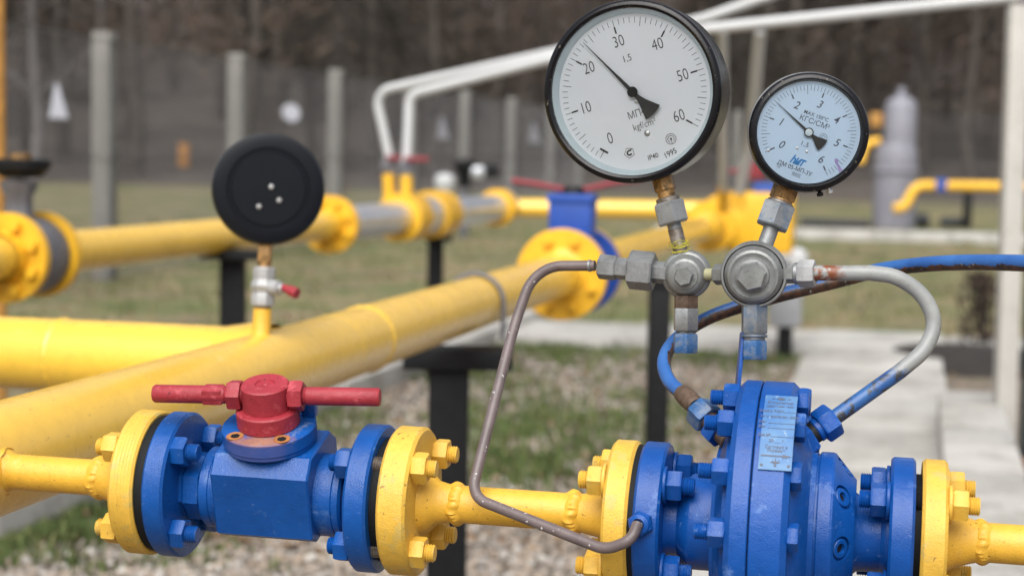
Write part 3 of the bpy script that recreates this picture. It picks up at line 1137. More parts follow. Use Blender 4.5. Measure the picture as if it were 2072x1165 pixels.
pt('ТУ У 30478-001-2000', hv * .25, .0024, 0, .85)
for lab, v in (('Dвх', .10), ('Рвх', -.03), ('Зав.№', -.24)):
    pt(lab, hv * v, .0024, -.0155, .85, 'LEFT')
    pline(-.008 if lab != 'Зав.№' else -.0055, .0135, hv * (v - .035))
pt('20 __ г.', hv * -.37, .0027)
pt('Сделано в', hv * -.51, .0024)
pt('Украине', hv * -.59, .0024)
av = hv * -.71
pline(-.0115, .006, av - .0005, .0012)
mb.add([platefn(.0055, av - .0018), platefn(.0125, av), platefn(.0055, av + .0018)], [(0, 1, 2)])
sv = hv * -.86
for a in (90, 35, 145, 10, 170):
    L_ = .0055 if a == 90 else .0046
    ca, sa = math.cos(R(a)), math.sin(R(a))
    mb.add([platefn(-sa * .0008, sv + ca * .0008), platefn(sa * .0008, sv - ca * .0008), platefn(ca * L_, sv + sa * L_)], [(0, 1, 2)])
for u_, r_ in ((0, .0011), (-.0105, .0013), (.0105, .0013)):
    mb.add([platefn(u_ + r_ * math.cos(t_ * .7854), sv - .002 + r_ * math.sin(t_ * .7854)) for t_ in range(8)], [tuple(range(8))])
part('lettering', mb, M['ink_grey'], plate, sm=0)

# ================================================================== PILOT VALVES, GAUGES
EYW = F.to_3x3() @ Vector((0, 1, 0))       # away from the camera across the run
PN = (-EYW).normalized()                   # pilots and gauges face this way

def dir_in_plane(c, dx, dy, n):
    """unit vector in the plane with normal n that shows at c as image direction (dx,dy), y downwards"""
    v = c_right * dx - c_up * dy
    view = (c - CAM).normalized()
    v = v - view * (v.dot(n) / view.dot(n))
    return v.normalized()

def face_frame(c, n, upv):
    n = n.normalized()
    upv = (upv - n * upv.dot(n)).normalized()
    m = Matrix((upv.cross(n), upv, n)).transposed().to_4x4()
    m.translation = c
    return m

AXN = Matrix(((0, 0, 1, 0), (1, 0, 0, 0), (0, 1, 0, 0), (0, 0, 0, 1))).inverted().transposed()
AXN = Matrix(((0, 1, 0, 0), (0, 0, 1, 0), (1, 0, 0, 0), (0, 0, 0, 1)))   # local x -> face normal

def rotn(v, deg):
    return (Matrix.Rotation(R(deg), 3, 'Z') @ v).normalized()

def gauge(name_label, C, n, upv, Ro, Rin, case_d, dial_mat, zoff=.0125, group=None, slope=.0042):
    g = thing('pressure_gauge', name_label, 'gauge', C - upv * Ro, group)
    MF = face_frame(C, n, upv)
    A = MF @ AXN
    part('case', MB().lathe(A, [(-case_d, 0), (-case_d, Ro * .90), (-case_d + .002, Ro * .96), (-case_d + .006, Ro * .985), (-.0185, Ro * .985), (-.0180, Ro * .955), (-.016, Ro * .955), (-.0155, Ro * .6)], 128), M['bezel'], g)
    part('bezel', MB().lathe(A, [(-.017, Ro * .95), (-.0165, Ro * .99), (-.0150, Ro), (-.0045, Ro), (-.0020, Ro - .0008), (-.0004, Ro - .0028), (0, Ro - .0048), (-.0006, Rin + .0012), (-.0016, Rin), (-.0060, Rin - .0003)], 128), M['bezel'], g)
    part('inner_ring', MB().lathe(A, [(-.0045, Rin + .0002), (-.0055, Rin - .0008), (-zoff + .0012, Rin - slope), (-zoff - .0005, Rin - slope - .0004)], 128), M['dial_ring'] if dial_mat is M['dial_white'] else M['bezel'], g)
    dial = part('dial', MB().lathe(A, [(-zoff - .001, 0), (-zoff - .001, Rin - .002), (-zoff, Rin - .002), (-zoff, 0)], 96), dial_mat, g)
    return g, MF, dial

def glass(g, MF, Rin, z=-.0040):
    part('glass', MB().lathe(MF @ AXN, [(z - .0015, 0), (z - .0015, Rin - .0006), (z, Rin - .0006), (z, 0)], 96), M['glass'], g)

def arc_ring(mb, MF, cu, cv, r0, r1, w, a0=0, a1=360, n=28):
    vs = []
    for i in range(n + 1):
        a = R(a0 + (a1 - a0) * i / n)
        vs += [(cu + r0 * math.cos(a), cv + r0 * math.sin(a), w), (cu + r1 * math.cos(a), cv + r1 * math.sin(a), w)]
    mb.add(vs, [(2 * i, 2 * i + 1, 2 * i + 3, 2 * i + 2) for i in range(n)], MF)

def disc2(mb, MF, cu, cv, r, w, n=20):
    mb.add([(cu + r * math.cos(2 * math.pi * i / n), cv + r * math.sin(2 * math.pi * i / n), w) for i in range(n)], [tuple(range(n))], MF)

def tick(mb, MF, ang, r0, r1, t, w):
    ca, sa = math.cos(ang), math.sin(ang)
    h = t / 2
    mb.add([(r0 * ca - h * -sa, r0 * sa - h * ca, w), (r1 * ca - h * -sa, r1 * sa - h * ca, w), (r1 * ca + h * -sa, r1 * sa + h * ca, w), (r0 * ca + h * -sa, r0 * sa + h * ca, w)], [(0, 1, 2, 3)], MF)

def dang(v, vmax):
    return R(225 - 270 * v / vmax)

# ---- large white gauge
d1 = 1.50
C1 = P(1275, 186, d1)
n1 = rotn(Vector((0, -1, 0)), -18.5)
n1 = (n1 + Vector((0, 0, -.02))).normalized()
up1 = dir_in_plane(C1, -.288, -.958, n1)
Z1 = .0125
g1, MF1, dial1 = gauge('large white dial gauge marked 0 to 60 with black rim on manifold', C1, n1, up1, .0795, .0725, .052, M['dial_white'], Z1)
wz = -Z1 + .0003
def f1(u, v):
    return MF1 @ Vector((u, v, wz))
mb = MB()
for i in range(61):
    a = dang(i, 60)
    if i % 10 == 0:
        tick(mb, MF1, a, .0585, .0650, .00045, wz)
        if i:
            tick(mb, MF1, a, .0530, .0590, .0014, wz)
    elif i % 5 == 0:
        tick(mb, MF1, a, .0570, .0650, .00045, wz)
    else:
        tick(mb, MF1, a, .0600, .0650, .00042, wz)
a = dang(0, 60)
pc_ = Vector((.0578 * math.cos(a), .0578 * math.sin(a)))
tick(mb, Matrix(MF1) @ Matrix.Translation((pc_.x, pc_.y, .0001)) @ Matrix.Rotation(a + math.pi / 2, 4, 'Z'), 0, -.0042, .0042, .0018, wz)
for v in range(0, 61, 10):
    a = dang(v, 60)
    rr = .0458
    text(mb, f1, str(v), .0100, rr * math.cos(a), rr * math.sin(a), xs=.74, off=-.010, sp=1.02)
text(mb, f1, '1,5', .0060, .0028, .0295, xs=.85, off=-.006)
text(mb, f1, 'МП4-У', .0062, .0004, -.0190, xs=.88, off=-.006)
text(mb, f1, 'kgf/cm²', .0058, .0008, -.0300, xs=.88, off=-.008)
text(mb, f1, 'IP40', .0042, 0, -.0590, xs=.95, off=.004)
text(mb, f1, '1995', .0048, .0155, -.0608, rot=R(10), xs=.9, off=.004)
# pentagon mark
for k in range(5):
    a0, a1 = R(90 + 72 * k + 18), R(90 + 72 * (k + 1) + 18)
    q = [(-.0194 + r * math.cos(t), -.0495 + r * math.sin(t), wz) for r, t in ((.0050, a0), (.0050, a1), (.0045, a1), (.0045, a0))]
    mb.add(q, [(0, 1, 2, 3)], MF1)
arc_ring(mb, MF1, -.0194, -.0495, .0012, .0026, wz, 60, 330)
mb.add([(-.0194, -.0470, wz), (-.0160, -.0465, wz), (-.0178, -.0485, wz)], [(0, 1, 2)], MF1)
arc_ring(mb, MF1, .0198, -.0490, .0043, .0048, wz)
arc_ring(mb, MF1, .0198, -.0490, .0026, .0031, wz, -60, 240)
disc2(mb, MF1, .0198, -.0490, .0010, wz)
tick(mb, MF1 @ Matrix.Translation((.0198, -.0490, 0)), R(-90), .0006, .0042, .0005, wz)
part('markings', mb, M['ink'], dial1, sm=0)
A1 = MF1 @ AXN
for u, v, r in ((.0010, -.0378, .0026), (.0002, -.0083, .0022)):
    m = MF1 @ T(u, v, 0) @ AXN
    s_ = part('dial_screw', MB().lathe(m, [(-Z1, r), (-Z1 + .0008, r), (-Z1 + .0014, r * .7), (-Z1 + .0015, 0)], 24), M['steel'], dial1)
na = dang(23.7, 60)
MN = MF1 @ Matrix.Rotation(na, 4, 'Z')
fan = [(-.0270 * math.cos(t) * 1.0, .0270 * math.sin(t)) for t in [R(-19 + 38 * i / 10) for i in range(11)]]
poly = [(.0625, .00015), (.030, .0008), (.005, .0017)] + [(-.006, .0020), (-.012, .0034), (-.018, .0058)] + list(reversed([(x, y) for x, y in fan])) + [(-.018, -.0058), (-.012, -.0034), (-.006, -.0020), (.005, -.0017), (.030, -.0008), (.0625, -.00015)]
nd = part('needle', MB().slab(MN, poly, -.0086, -.0080), M['ink'], g1, sm=0)
part('needle_hub', MB().lathe(A1, [(-Z1, .0020), (-.0088, .0020), (-.0088, .0046), (-.0068, .0046), (-.0064, .0042), (-.0064, .0030), (-.0060, .0026), (-.0060, 0)], 36), M['bezel'], nd)
glass(g1, MF1, .0725)

# ---- small blue gauge
C2 = P(1637.5, 268, 1.466)
n2 = rotn(Vector((0, -1, 0)), -5.0)
up2 = dir_in_plane(C2, .365, -.931, n2)
Z2 = .0075
g2, MF2, dial2 = gauge('small pale blue dial gauge marked 0 to 6 with black rim on manifold', C2, n2, up2, .0505, .0455, .032, M['dial_blue'], Z2, slope=.0012)
wz2 = -Z2 + .0003
def f2(u, v):
    return MF2 @ Vector((u, v, wz2))
part('rear_rim', MB().lathe(MF2 @ AXN, [(-.0165, .045), (-.0165, .0512), (-.0150, .0516), (-.0138, .0512), (-.0138, .045)], 96), M['zinc'], g2)
mb = MB()
for i in range(61):
    a = dang(i / 10, 6)
    if i % 10 == 0:
        tick(mb, MF2, a, .0345, .0400, .00040, wz2)
        tick(mb, MF2, a, .0312, .0352, .0011, wz2)
    elif i % 5 == 0:
        tick(mb, MF2, a, .0325, .0400, .00038, wz2)
    else:
        tick(mb, MF2, a, .0355, .0400, .00034, wz2)
for v in range(7):
    a = dang(v, 6)
    rr = .0252
    text(mb, f2, str(v), .0066, rr * math.cos(a), rr * math.sin(a), xs=.95, shear=.25, off=.004)
text(mb, f2, 'MAX 150°C', .0031, .0010, .0152, xs=1.0, off=.006)
text(mb, f2, 'КГС/СМ²', .0044, .0016, .0096, xs=1.02, off=.004)
text(mb, f2, '1,5', .0038, .0006, -.0105, sp=1.15, off=.006)
text(mb, f2, 'ДМ 05-МП-3У', .0036, 0, -.0325, xs=.95, off=.008)
text(mb, f2, 'N°', .0026, -.0125, -.0360, xs=1.0, off=-.006)
text(mb, f2, '003522', .0017, .0033, -.0372, xs=1.0)
for u0, u1, v in ((-.0012, .0078, -.0358), (-.0012, .0078, -.0386)):
    mb.add([(u0, v - .0001, wz2), (u1, v - .0001, wz2), (u1, v + .0001, wz2), (u0, v + .0001, wz2)], [(0, 1, 2, 3)], MF2)
arc_ring(mb, MF2, .0132, .0004, .0030, .0033, wz2)
arc_ring(mb, MF2, .0132, .0004, .0014, .0017, wz2, 0, 250)
part('markings', mb, M['ink_grey'], dial2, sm=0)
mb = MB()
text(mb, f2, 'hит', .0072, -.0002, -.0258, xs=.82, shear=.35, off=.03, sp=.86)
part('logo', mb, M['ink_blue'], dial2, sm=0)
mb = MB()
mb.add([(.0315, -.0125, wz2), (.0330, -.0160, wz2), (.0385, -.0196, wz2), (.0365, -.0228, wz2), (.0330, -.0180, wz2), (.0300, -.0160, wz2), (.0285, -.0130, wz2)], [(0, 1, 2, 3, 4, 5, 6)], MF2)
part('limit_mark', mb, M['violet'], dial2, sm=0)
A2 = MF2 @ AXN
for u, v in ((-.0040, -.0158), (.0046, -.0158), (-.0262, -.0262)):
    part('dial_rivet', MB().lathe(MF2 @ T(u, v, 0) @ AXN, [(-Z2, .0013), (-Z2 + .0007, .0011), (-Z2 + .001, 0)], 20), M['steel'], dial2)
na = dang(1.5, 6)
MN = MF2 @ Matrix.Rotation(na, 4, 'Z')
fan = [(-.0172 * math.cos(t), .0172 * math.sin(t)) for t in [R(-20 + 40 * i / 8) for i in range(9)]]
poly = [(.0370, .0001), (.018, .0006), (.003, .0011), (-.004, .0013), (-.008, .0024), (-.012, .0044)] + list(reversed(fan)) + [(-.012, -.0044), (-.008, -.0024), (-.004, -.0013), (.003, -.0011), (.018, -.0006), (.0370, -.0001)]
nd = part('needle', MB().slab(MN, poly, -.0056, -.0052), M['ink'], g2, sm=0)
hb = part('needle_hub', MB().lathe(A2, [(-Z2, .001), (-.0056, .001), (-.0056, .0040), (-.0044, .0040), (-.0044, .0031)], 32), M['bezel'], nd)
part('hub_cap', MB().lathe(A2, [(-.0048, .0032), (-.0040, .0031), (-.0038, .0028), (-.0038, .0005), (-.0041, .0003), (-.0041, 0)], 28), M['dial_ring'], nd)
glass(g2, MF2, .0455, -.0028)
for ang, cc in ((-58, .0514), (-49, .0516)):
    p = MF2 @ Vector((cc * math.cos(R(ang + 0)), cc * math.sin(R(ang + 0)), -.010))
    dv = (MF2.to_3x3() @ Vector((math.cos(R(ang)), math.sin(R(ang)), 0)))
    part('rim_screw', MB().lathe(frame(p, dv, Vector((0, 1, 0))), [(-.003, .0016), (.001, .0016), (.001, .0028), (.0034, .0028), (.004, .002), (.004, 0)], 20), M['steel'] if ang == -49 else M['black'], g2)

# ---- pilot valves
P1 = P(1389, 556, 1.518)
P2 = P(1527, 554, 1.485)
PX = F.to_3x3() @ Vector((1, 0, 0))

def pilot(label, c, Ro, prof, hexr, hexz0, hexz1, group, fw=0.0):
    root = thing('pilot_valve', label, 'valve', c - Vector((0, 0, Ro)), group)
    m = face_frame(c, PN, Vector((0, 0, 1))) @ T(0, 0, fw) @ AXN
    part('body', MB().lathe(m, prof, 96), M['alu'], root)
    hx = MB()
    hx.lathe(m, [(hexz0, 0), (hexz0, hexr), (hexz1 - .002, hexr), (hexz1, hexr * .88), (hexz1, 0)], 6, .25)
    part('hex_plug', hx, M['alu'], root, sm=25)
    return root, m

pv1, pm1 = pilot('smaller round grey pilot valve under the large white gauge', P1, .0215,
                 [(-.026, 0), (-.026, .014), (-.012, .015), (-.010, .0195), (-.008, .0215), (.003, .0215), (.005, .0205), (.006, .0185), (.0075, .0178), (.0135, .0155), (.0150, .0138), (.0152, .0118), (.0172, .0116), (.0174, .0100), (.018, 0)], .0086, .017, .026, None)
pv2, pm2 = pilot('bigger round grey pilot valve under the small blue gauge', P2, .0282,
                 [(-.030, 0), (-.030, .018), (-.014, .019), (-.012, .0265), (-.010, .0285), (.002, .0285), (.0035, .0275), (.0035, .0258), (.0015, .0256), (.0015, .0248), (.0060, .0246), (.0075, .0236), (.0120, .0215), (.0128, .0192), (.0118, .0170), (.0122, .0142), (.018, .0138), (.0185, .012), (.019, 0)], .0128, .018, .0285, None, .009)

part('seam', MB().lathe(pm2, [(.0030, .0246), (.0030, .0259)], 80), M['black'], pv2)  # black ring added in the groove, its shade put in as colour

def along(a, b):
    return axis_frame(a, b), (b - a).length

def stack(root, a, b, items):
    """turned and hexagonal pieces from a towards b; items (name, kind, t0, t1, r, mat) in metres from a"""
    m, L = along(a, b)
    for nm, kind, t0, t1, r, mat in items:
        mb = MB()
        if kind == 'hex':
            mb.hexa(m, t0, t1, r, .0014, .5)
        elif kind == 'thr':
            mb.thread(m, t0, t1, r, .0016)
        else:
            mb.cyl(m, t0, t1, r, 36, .0006)
        part(nm, mb, mat, root, sm=30)
    return m, L

# riser and nut under each gauge
e1 = C1 - n1 * .0235 - up1 * .0750
m, L = stack(pv1, P1, e1, [('riser', 'cyl', .012, .042, .0065, M['zinc_brown']), ('riser', 'cyl', .040, .052, .0062, M['zinc']), ('gauge_nut', 'hex', .0465, .0660, .0148, M['zinc']), ('nut_rim', 'cyl', .0655, .0700, .0105, M['zinc_brown'])])
sk = MB().cyl(m, .069, .078, .0078, 24, .0008).hexa(m, .076, L + .012, .0098, .001, .2)
part('socket', sk, M['brass'], g1, sm=30)
e2 = C2 - n2 * .0205 - up2 * .0475
m, L = stack(pv2, P2, e2, [('riser', 'cyl', .014, .048, .0068, M['zinc']), ('gauge_nut', 'hex', .0430, .0640, .0155, M['zinc_blue']), ('nut_rim', 'cyl', .0635, .0665, .0115, M['zinc_brown'])])
sk = MB().cyl(m, .0655, .0690, .0098, 24, .0008).box(m @ T((.0685 + L + .008) / 2, 0, 0), L + .008 - .0685, .0165, .0165, .0008)
part('socket', sk, M['brass'], g2, sm=30)

# left inlet fittings of the small pilot
lft = P(1190, 537, 1.545)
stack(pv1, P1, lft, [('nipple', 'hex', .014, .030, .0098, M['zinc']), ('union_nut', 'hex', .0290, .0515, .0175, M['zinc']), ('adapter', 'hex', .0510, .0645, .0098, M['zinc']), ('compression_nut', 'hex', .0635, .0795, .0112, M['zinc'])])
# link between the two pilots
stack(pv2, P2, P1, [('link_nut', 'hex', .024, .0370, .0092, M['alu']), ('link_nipple', 'cyl', .0365, .046, .0054, M['cream'])])
# lower fittings
b1 = P(1387, 715, 1.518)
stack(pv1, P1, b1, [('lower_hex', 'hex', .018, .0300, .0112, M['brown_hex']), ('lower_union', 'hex', .0292, .0490, .0116, M['zinc']), ('lower_thread', 'thr', .0480, .0525, .0090, M['zinc']), ('cap_nut', 'hex', .0515, .0685, .0114, M['blue_nut'])])
b2 = P(1526, 725, 1.482)
stack(pv2, P2, b2, [('lower_union', 'hex', .024, .0515, .0118, M['zinc_blue']), ('lower_thread', 'cyl', .0505, .0570, .0092, M['zinc']), ('lower_ring', 'cyl', .0520, .0545, .0112, M['zinc_blue']), ('cap_nut', 'hex', .0570, .0735, .0114, M['blue_nut'])])
# outlet on the right
rgt = P(1652, 553, 1.464)
m, L = stack(pv2, P2, rgt, [('outlet_nipple', 'hex', .024, .0360, .0085, M['alu']), ('outlet_ring', 'cyl', .0350, .0390, .0095, M['zinc']), ('outlet_nut', 'hex', .0385, .0525, .0118, M['silver_paint'])])
# thin bracket carrying the pilots down to the regulator
br0, br1 = P(1491, 800, 1.485), P(1503, 672, 1.490)
m, L = along(br0, br1)
mb = MB().box(m @ T(L / 2, 0, 0), L, .0032, .014, .0006)
part('bracket', mb, BR, reg)
# yellow thread tape fraying round the first riser
mb = MB()
m, L = along(P1, e1)
rg = random.Random(5)
for k in range(26):
    pts = []
    a0, t0 = rg.uniform(0, 6.28), rg.uniform(.018, .032)
    rr = .0068
    for i in range(7):
        a0 += rg.uniform(.1, .6)
        t0 += rg.uniform(-.0012, .0012)
        rr += rg.uniform(-.0002, .0011)
        pts.append(m @ Vector((t0, rr * math.cos(a0), rr * math.sin(a0))))
    mb.tube(pts, .00022, 4)
part('thread_tape', mb, plain('yellow_thread_tape', (.55, .50, .04, 1), .6), pv1)

# ================================================================== IMPULSE TUBES
# grey-brown tube: pilot inlet -> down -> regulator flange
q = [P(1204, 537.5, 1.545), P(1083, 538, 1.565), P(1040, 660, 1.555), P(952, 1004, 1.475), P(1225, 1112, 1.405), P(1278, 1092, 1.395), P(1290, 1060, 1.405)]
pts = fillet(q, [.034, .12, .022, .03, .018], 9)
pts = [pts[0]] + pts[1:]
t1 = thing('impulse_tube', 'thin grey-brown bent tube from small pilot valve down to regulator flange', 'tube', q[3])
part('tube', MB().tube(pts, .0047, 20), M['tube_brown'], t1)
aa, bb_ = axis_frame(q[0], q[1]), None
part('ferrule', MB().cyl(axis_frame(q[0], q[1]), .0035, .0062, .0054, 24, .0004), M['zinc'], t1)
fl = s_at(1296, -FR)
ec = F @ Vector((fl, -FR * math.cos(R(-2)), FR * math.sin(R(-2))))
q_end = pts[-1]
nrm_ = (F.to_3x3() @ Vector((-.15, -1, .1))).normalized()
m = frame(P(1292, 1061, 1.405), nrm_, EX)
part('end_boss', MB().hexa(m, -.014, -.002, .0108, .0012, .2).lathe(m, [(-.003, .0095), (0, .0082), (.0022, .0052)], 28), BR, t1, sm=30)

# white and blue tube: big pilot outlet -> loop -> regulator outlet side
q = [P(1640, 552, 1.466), P(1800, 548, 1.470), P(1868, 572, 1.464), P(1897, 640, 1.460), P(1872, 712, 1.456), P(1800, 768, 1.452), P(1652, 871, 1.446)]
pts = [q[0], P(1700, 552.5, 1.465)] + smooth_path([P(1760, 552, 1.464), P(1815, 562, 1.463), P(1866, 598, 1.462), P(1889, 652, 1.461), P(1870, 706, 1.457), P(1822, 750, 1.453)], 8) + [q[6]]
root2 = P(1690, 850, 1.45)
t2 = thing('impulse_tube', 'white looped tube with blue lower end from big pilot valve to regulator', 'tube', root2)
part('tube', MB().tube(pts, .0066, 24), M['tube_white'], t2)
m, L = along(pts[-1], pts[-2])
part('tube_nut', MB().hexa(m, .004, .0185, .0150, .0016, .2).cyl(m, -.001, .005, .0105, 28), BR, t2, sm=30)
part('boss_nut', MB().hexa(m, -.0170, -.0060, .0165, .0016, .6), BR, t2, sm=30)
part('boss', MB().cyl(m, -.030, .001, .0095, 28), M['black_paint'], t2, sm=30)

# blue tube passing behind the pilots
q = [P(1427, 842, 1.462), P(1392, 806, 1.478), P(1354, 770, 1.505), P(1344, 728, 1.530), P(1370, 685, 1.548), P(1440, 640, 1.552), P(1560, 602, 1.552), P(1680, 572, 1.552), P(1790, 545, 1.545), P(1920, 532, 1.49), P(2090, 533, 1.40), P(2400, 548, 1.27), P(2900, 620, 1.1)]
pts = smooth_path(q, 10)
t3 = thing('impulse_tube', 'long blue tube with rusted underside running behind the pilot valves', 'tube', q[1])
part('tube', MB().tube(pts, [.0061 + .0009 * min(1, max(0, (p.x - P1.x) / .3)) for p in pts], 24), M['tube_blue'], t3)
m, L = along(q[0], q[1])
part('tube_nut', MB().hexa(m, -.006, .0105, .0140, .0016, .2), M['blue_nut'], t3, sm=30)
part('boss_nut', MB().hexa(m, -.024, -.0120, .0145, .0016, .6), BR, t3, sm=30)
part('boss', MB().cyl(m, -.034, -.004, .0085, 28), M['brown_hex'], t3, sm=30)
part('rusty_sleeve', MB().lathe(axis_frame(q[1], q[2]), [(-.014, .0066), (-.012, .0084), (.0, .0086), (.010, .0080), (.012, .0068)], 28), M['brown_hex'], t3)

# ================================================================== HEADER PIPE AND ITS VALVE
HA, HB = P(0, 925, 1.685), P(1000, 600, 3.78)
HX = (HB - HA).normalized()
def hp(px, off=0.0):
    """point on the header axis in photograph column px"""
    k = (px - W0 / 2) / FPX
    o = HA - CAM
    t = (k * o.dot(fwd) - o.dot(c_right)) / (HX.dot(c_right) - k * HX.dot(fwd))
    return HA + HX * (t + off)
HR = .054
HF = frame(HA, HX, Vector((0, 0, 1)))
def ht(p):
    return (p - HA).dot(HX)

def ring_weld(mb, m, s, r, wdt=.006, h=.003, seg=72):
    vs, fs = [], []
    for i in range(5):
        t = i / 4
        for k in range(seg):
            a = 2 * math.pi * k / seg
            rr = r - .0005 + h * math.sin(math.pi * t) * (1 + .15 * math.sin(a * 19))
            vs.append((s + (t - .5) * 2 * wdt, rr * math.cos(a), rr * math.sin(a)))
    for i in range(4):
        for k in range(seg):
            k2 = (k + 1) % seg
            fs.append((i * seg + k, i * seg + k2, (i + 1) * seg + k2, (i + 1) * seg + k))
    mb.add(vs, fs, m)

gv = hp(1135)
tv = ht(gv)
hdr = thing('header_pipe', 'thick yellow header pipe running away from the lower edge past the black gauge', 'pipe', HA + HX * .4 - Vector((0, 0, HR)))
part('pipe', MB().cyl(HF, -2.5, tv + .005, HR, 96), M['yellow_pipe'], hdr)
mb = MB()
ring_weld(mb, HF, ht(hp(735)), HR)
part('weld_seam', mb, M['yellow_pipe'], hdr)
mb = MB()
ring_weld(mb, HF, ht(hp(672)), HR, .004, .0012)
part('weld_seam', mb, M['yellow_pipe'], hdr)
part('flange', MB().lathe(HF, [(tv - .010, HR), (tv - .004, HR + .012), (tv, HR + .016), (tv, .118), (tv + .003, .121), (tv + .021, .121), (tv + .024, .118), (tv + .024, 0)], 96), M['yellow_far'], hdr)
for k in range(8):
    a = R(22.5 + 45 * k)
    m = HF @ T(tv, .092 * math.cos(a), .092 * math.sin(a)) @ RZ(math.pi)
    part('nut', MB().hexa(m, 0, .013, .0138, .0015, .4).thread(m, .012, .021, .0078), M['yellow_far'], hdr, sm=30)
# branch from the left meeting the header
tee = hp(565)
bl = P(-420, 690, 2.75)
BF = axis_frame(bl, tee)
bL = (tee - bl).length
br = thing('branch_pipe', 'thick yellow branch pipe coming from the left into the header pipe', 'pipe', bl + (tee - bl) * .6 - Vector((0, 0, HR)))
part('pipe', MB().cyl(BF, -3, bL - .006, HR, 96), M['yellow_pipe'], br)
mb = MB()
sB = (P(132, 695, 2.58) - bl).dot((tee - bl).normalized())
ring_weld(mb, BF, sB, HR)
part('weld_seam', mb, M['yellow_pipe'], br)
mb = MB().lathe(BF, [(bL - .085, HR), (bL - .075, HR + .002), (bL - .05, HR + .006), (bL - .03, HR + .010), (bL - .01, HR + .006)], 72)
part('tee_collar', mb, M['yellow_pipe'], br)

# gauge seen from behind on its little ball valve
nb = hp(528)
nz_ = nb + Vector((0, 0, HR - .006))
C3 = P(543, 383, (nb - CAM).dot(fwd))
up3 = (C3 - nz_).normalized()
GD = (C3 - nz_).length
sv_ = thing('gauge_valve', 'small silver ball valve with red lever under the black gauge', 'valve', nz_)
m = axis_frame(nz_, C3, Vector((0, -1, 0)))
part('nipple', MB().lathe(m, [(-.012, .019), (-.004, .016), (.003, .0125), (.040, .0125), (.040, 0)], 36), M['yellow'], sv_)
part('valve_thread', MB().thread(m, .038, .046, .0115), M['cast_grey'], sv_)
part('body', MB().lathe(m, [(.043 + (x_ - .066) * .67, r_) for x_, r_ in [(.066, 0), (.066, .0140), (.069, .0160), (.088, .0165), (.094, .0150), (.1, .0165), (.108, .0185), (.116, .0165), (.122, .0150), (.128, .0158), (.144, .0158), (.147, .0140), (.147, 0)]], 8, .39), M['silver_paint'], sv_, sm=25)
bo = m @ Vector((.070, 0, 0))
sx_ = (EX * .95 + Vector((0, -.3, 0))).normalized()
ms = frame(bo, sx_, Vector((0, 0, 1)))
part('stem', MB().cyl(ms, .008, .027, .0105, 28).hexa(ms, .026, .033, .0075), M['silver_paint'], sv_, sm=30)
la, lb_ = ms @ Vector((.031, 0, .002)), P(601, 594, (nb - CAM).dot(fwd) - .03)
part('lever', MB().tube([la, la.lerp(lb_, .3), la.lerp(lb_, .55), lb_], [.0042, .005, .0072, .0076], 14), M['red'], sv_)
RG = .080
KG = .955
g3 = thing('pressure_gauge', 'black gauge seen from behind with three bright screws, above yellow header pipe', 'gauge', nz_ + up3 * .147)
n3 = Vector((math.sin(R(9)), -math.cos(R(9)), .03)).normalized()
MF3 = face_frame(C3 + n3 * .024, n3, up3) @ Matrix.Scale(KG, 4)
A3 = MF3 @ AXN
part('case', MB().lathe(A3, [(-.030, .0795), (-.028, .0803), (-.013, .0803), (-.012, .0788), (-.004, .0788), (-.001, .0775), (0, .0745), (.0002, .059), (-.0022, .0575), (-.0022, .0535), (.0002, .052), (.0004, 0)], 128), M['gauge_back'], g3)
part('bezel', MB().lathe(A3, [(-.0302, .0795), (-.042, .0815), (-.0475, .0805), (-.0480, .074), (-.0480, 0)], 128), M['cast_grey'], g3)
for u, v in ((.0035, .0035), (.0155, -.0150), (-.0125, -.0255)):
    m_ = MF3 @ T(u, v, 0) @ AXN
    part('screw', MB().lathe(m_, [(-.001, .0042), (.0012, .0042), (.0026, .0032), (.0030, 0)], 24), M['steel'], g3)
m = axis_frame(nz_, C3, Vector((0, -1, 0)))
part('socket', MB().cyl(m, .095, .106, .0095, 24).box(m @ T(.117, 0, 0), .024, .018, .018, .001), M['brass'], g3, sm=30)

# blue valve on the header
vv = thing('gate_valve', 'blue flanged valve with long red bent handle on the yellow header pipe', 'valve', gv + HX * .13 - Vector((0, 0, .121)))
part('flange', MB().lathe(HF, [(tv + .026, 0), (tv + .026, .118), (tv + .029, .121), (tv + .047, .121), (tv + .050, .118), (tv + .050, 0)], 96), M['blue_far'], vv)
part('flange', MB().lathe(HF, [(tv + .235, 0), (tv + .235, .118), (tv + .238, .121), (tv + .257, .121), (tv + .260, .118), (tv + .260, 0)], 96), M['blue_far'], vv)
part('body', MB().lathe(HF, [(tv + .049, 0), (tv + .049, .075), (tv + .075, .085), (tv + .105, .100), (tv + .18, .100), (tv + .21, .085), (tv + .236, .075), (tv + .236, 0)], 72), M['blue_far'], vv)
vc = gv + HX * .12
btop = P(1160, 392, (vc - CAM).dot(fwd))
vb = Vector((btop.x, btop.y, vc.z))
hgt = btop.z - vc.z
mv = frame(Vector((vb.x, vb.y, vc.z)), GX, Vector((0, 0, 1)))
part('bonnet', MB().box(mv @ T(0, 0, hgt / 2 + .02), .118, .100, hgt - .04, .012), M['blue_far'], vv)
part('bonnet_plate', MB().box(mv @ T(0, 0, hgt - .012), .124, .11, .022, .004), M['blue_far'], vv)
part('stem', MB().lathe(mv @ RY(R(-90)), [(hgt - .002, 0), (hgt - .002, .034), (hgt + .012, .030), (hgt + .020, .024), (hgt + .020, 0)], 32), M['black_paint'], vv)
dh = (vc - CAM).dot(fwd)
hpts = smooth_path([P(1035, 366, dh), P(1085, 373, dh), P(1140, 383, dh), P(1185, 383, dh), P(1240, 371, dh + .02), P(1300, 362, dh + .04)], 6)
part('handle', MB().tube(hpts, .0080, 14), M['red_far'], vv)

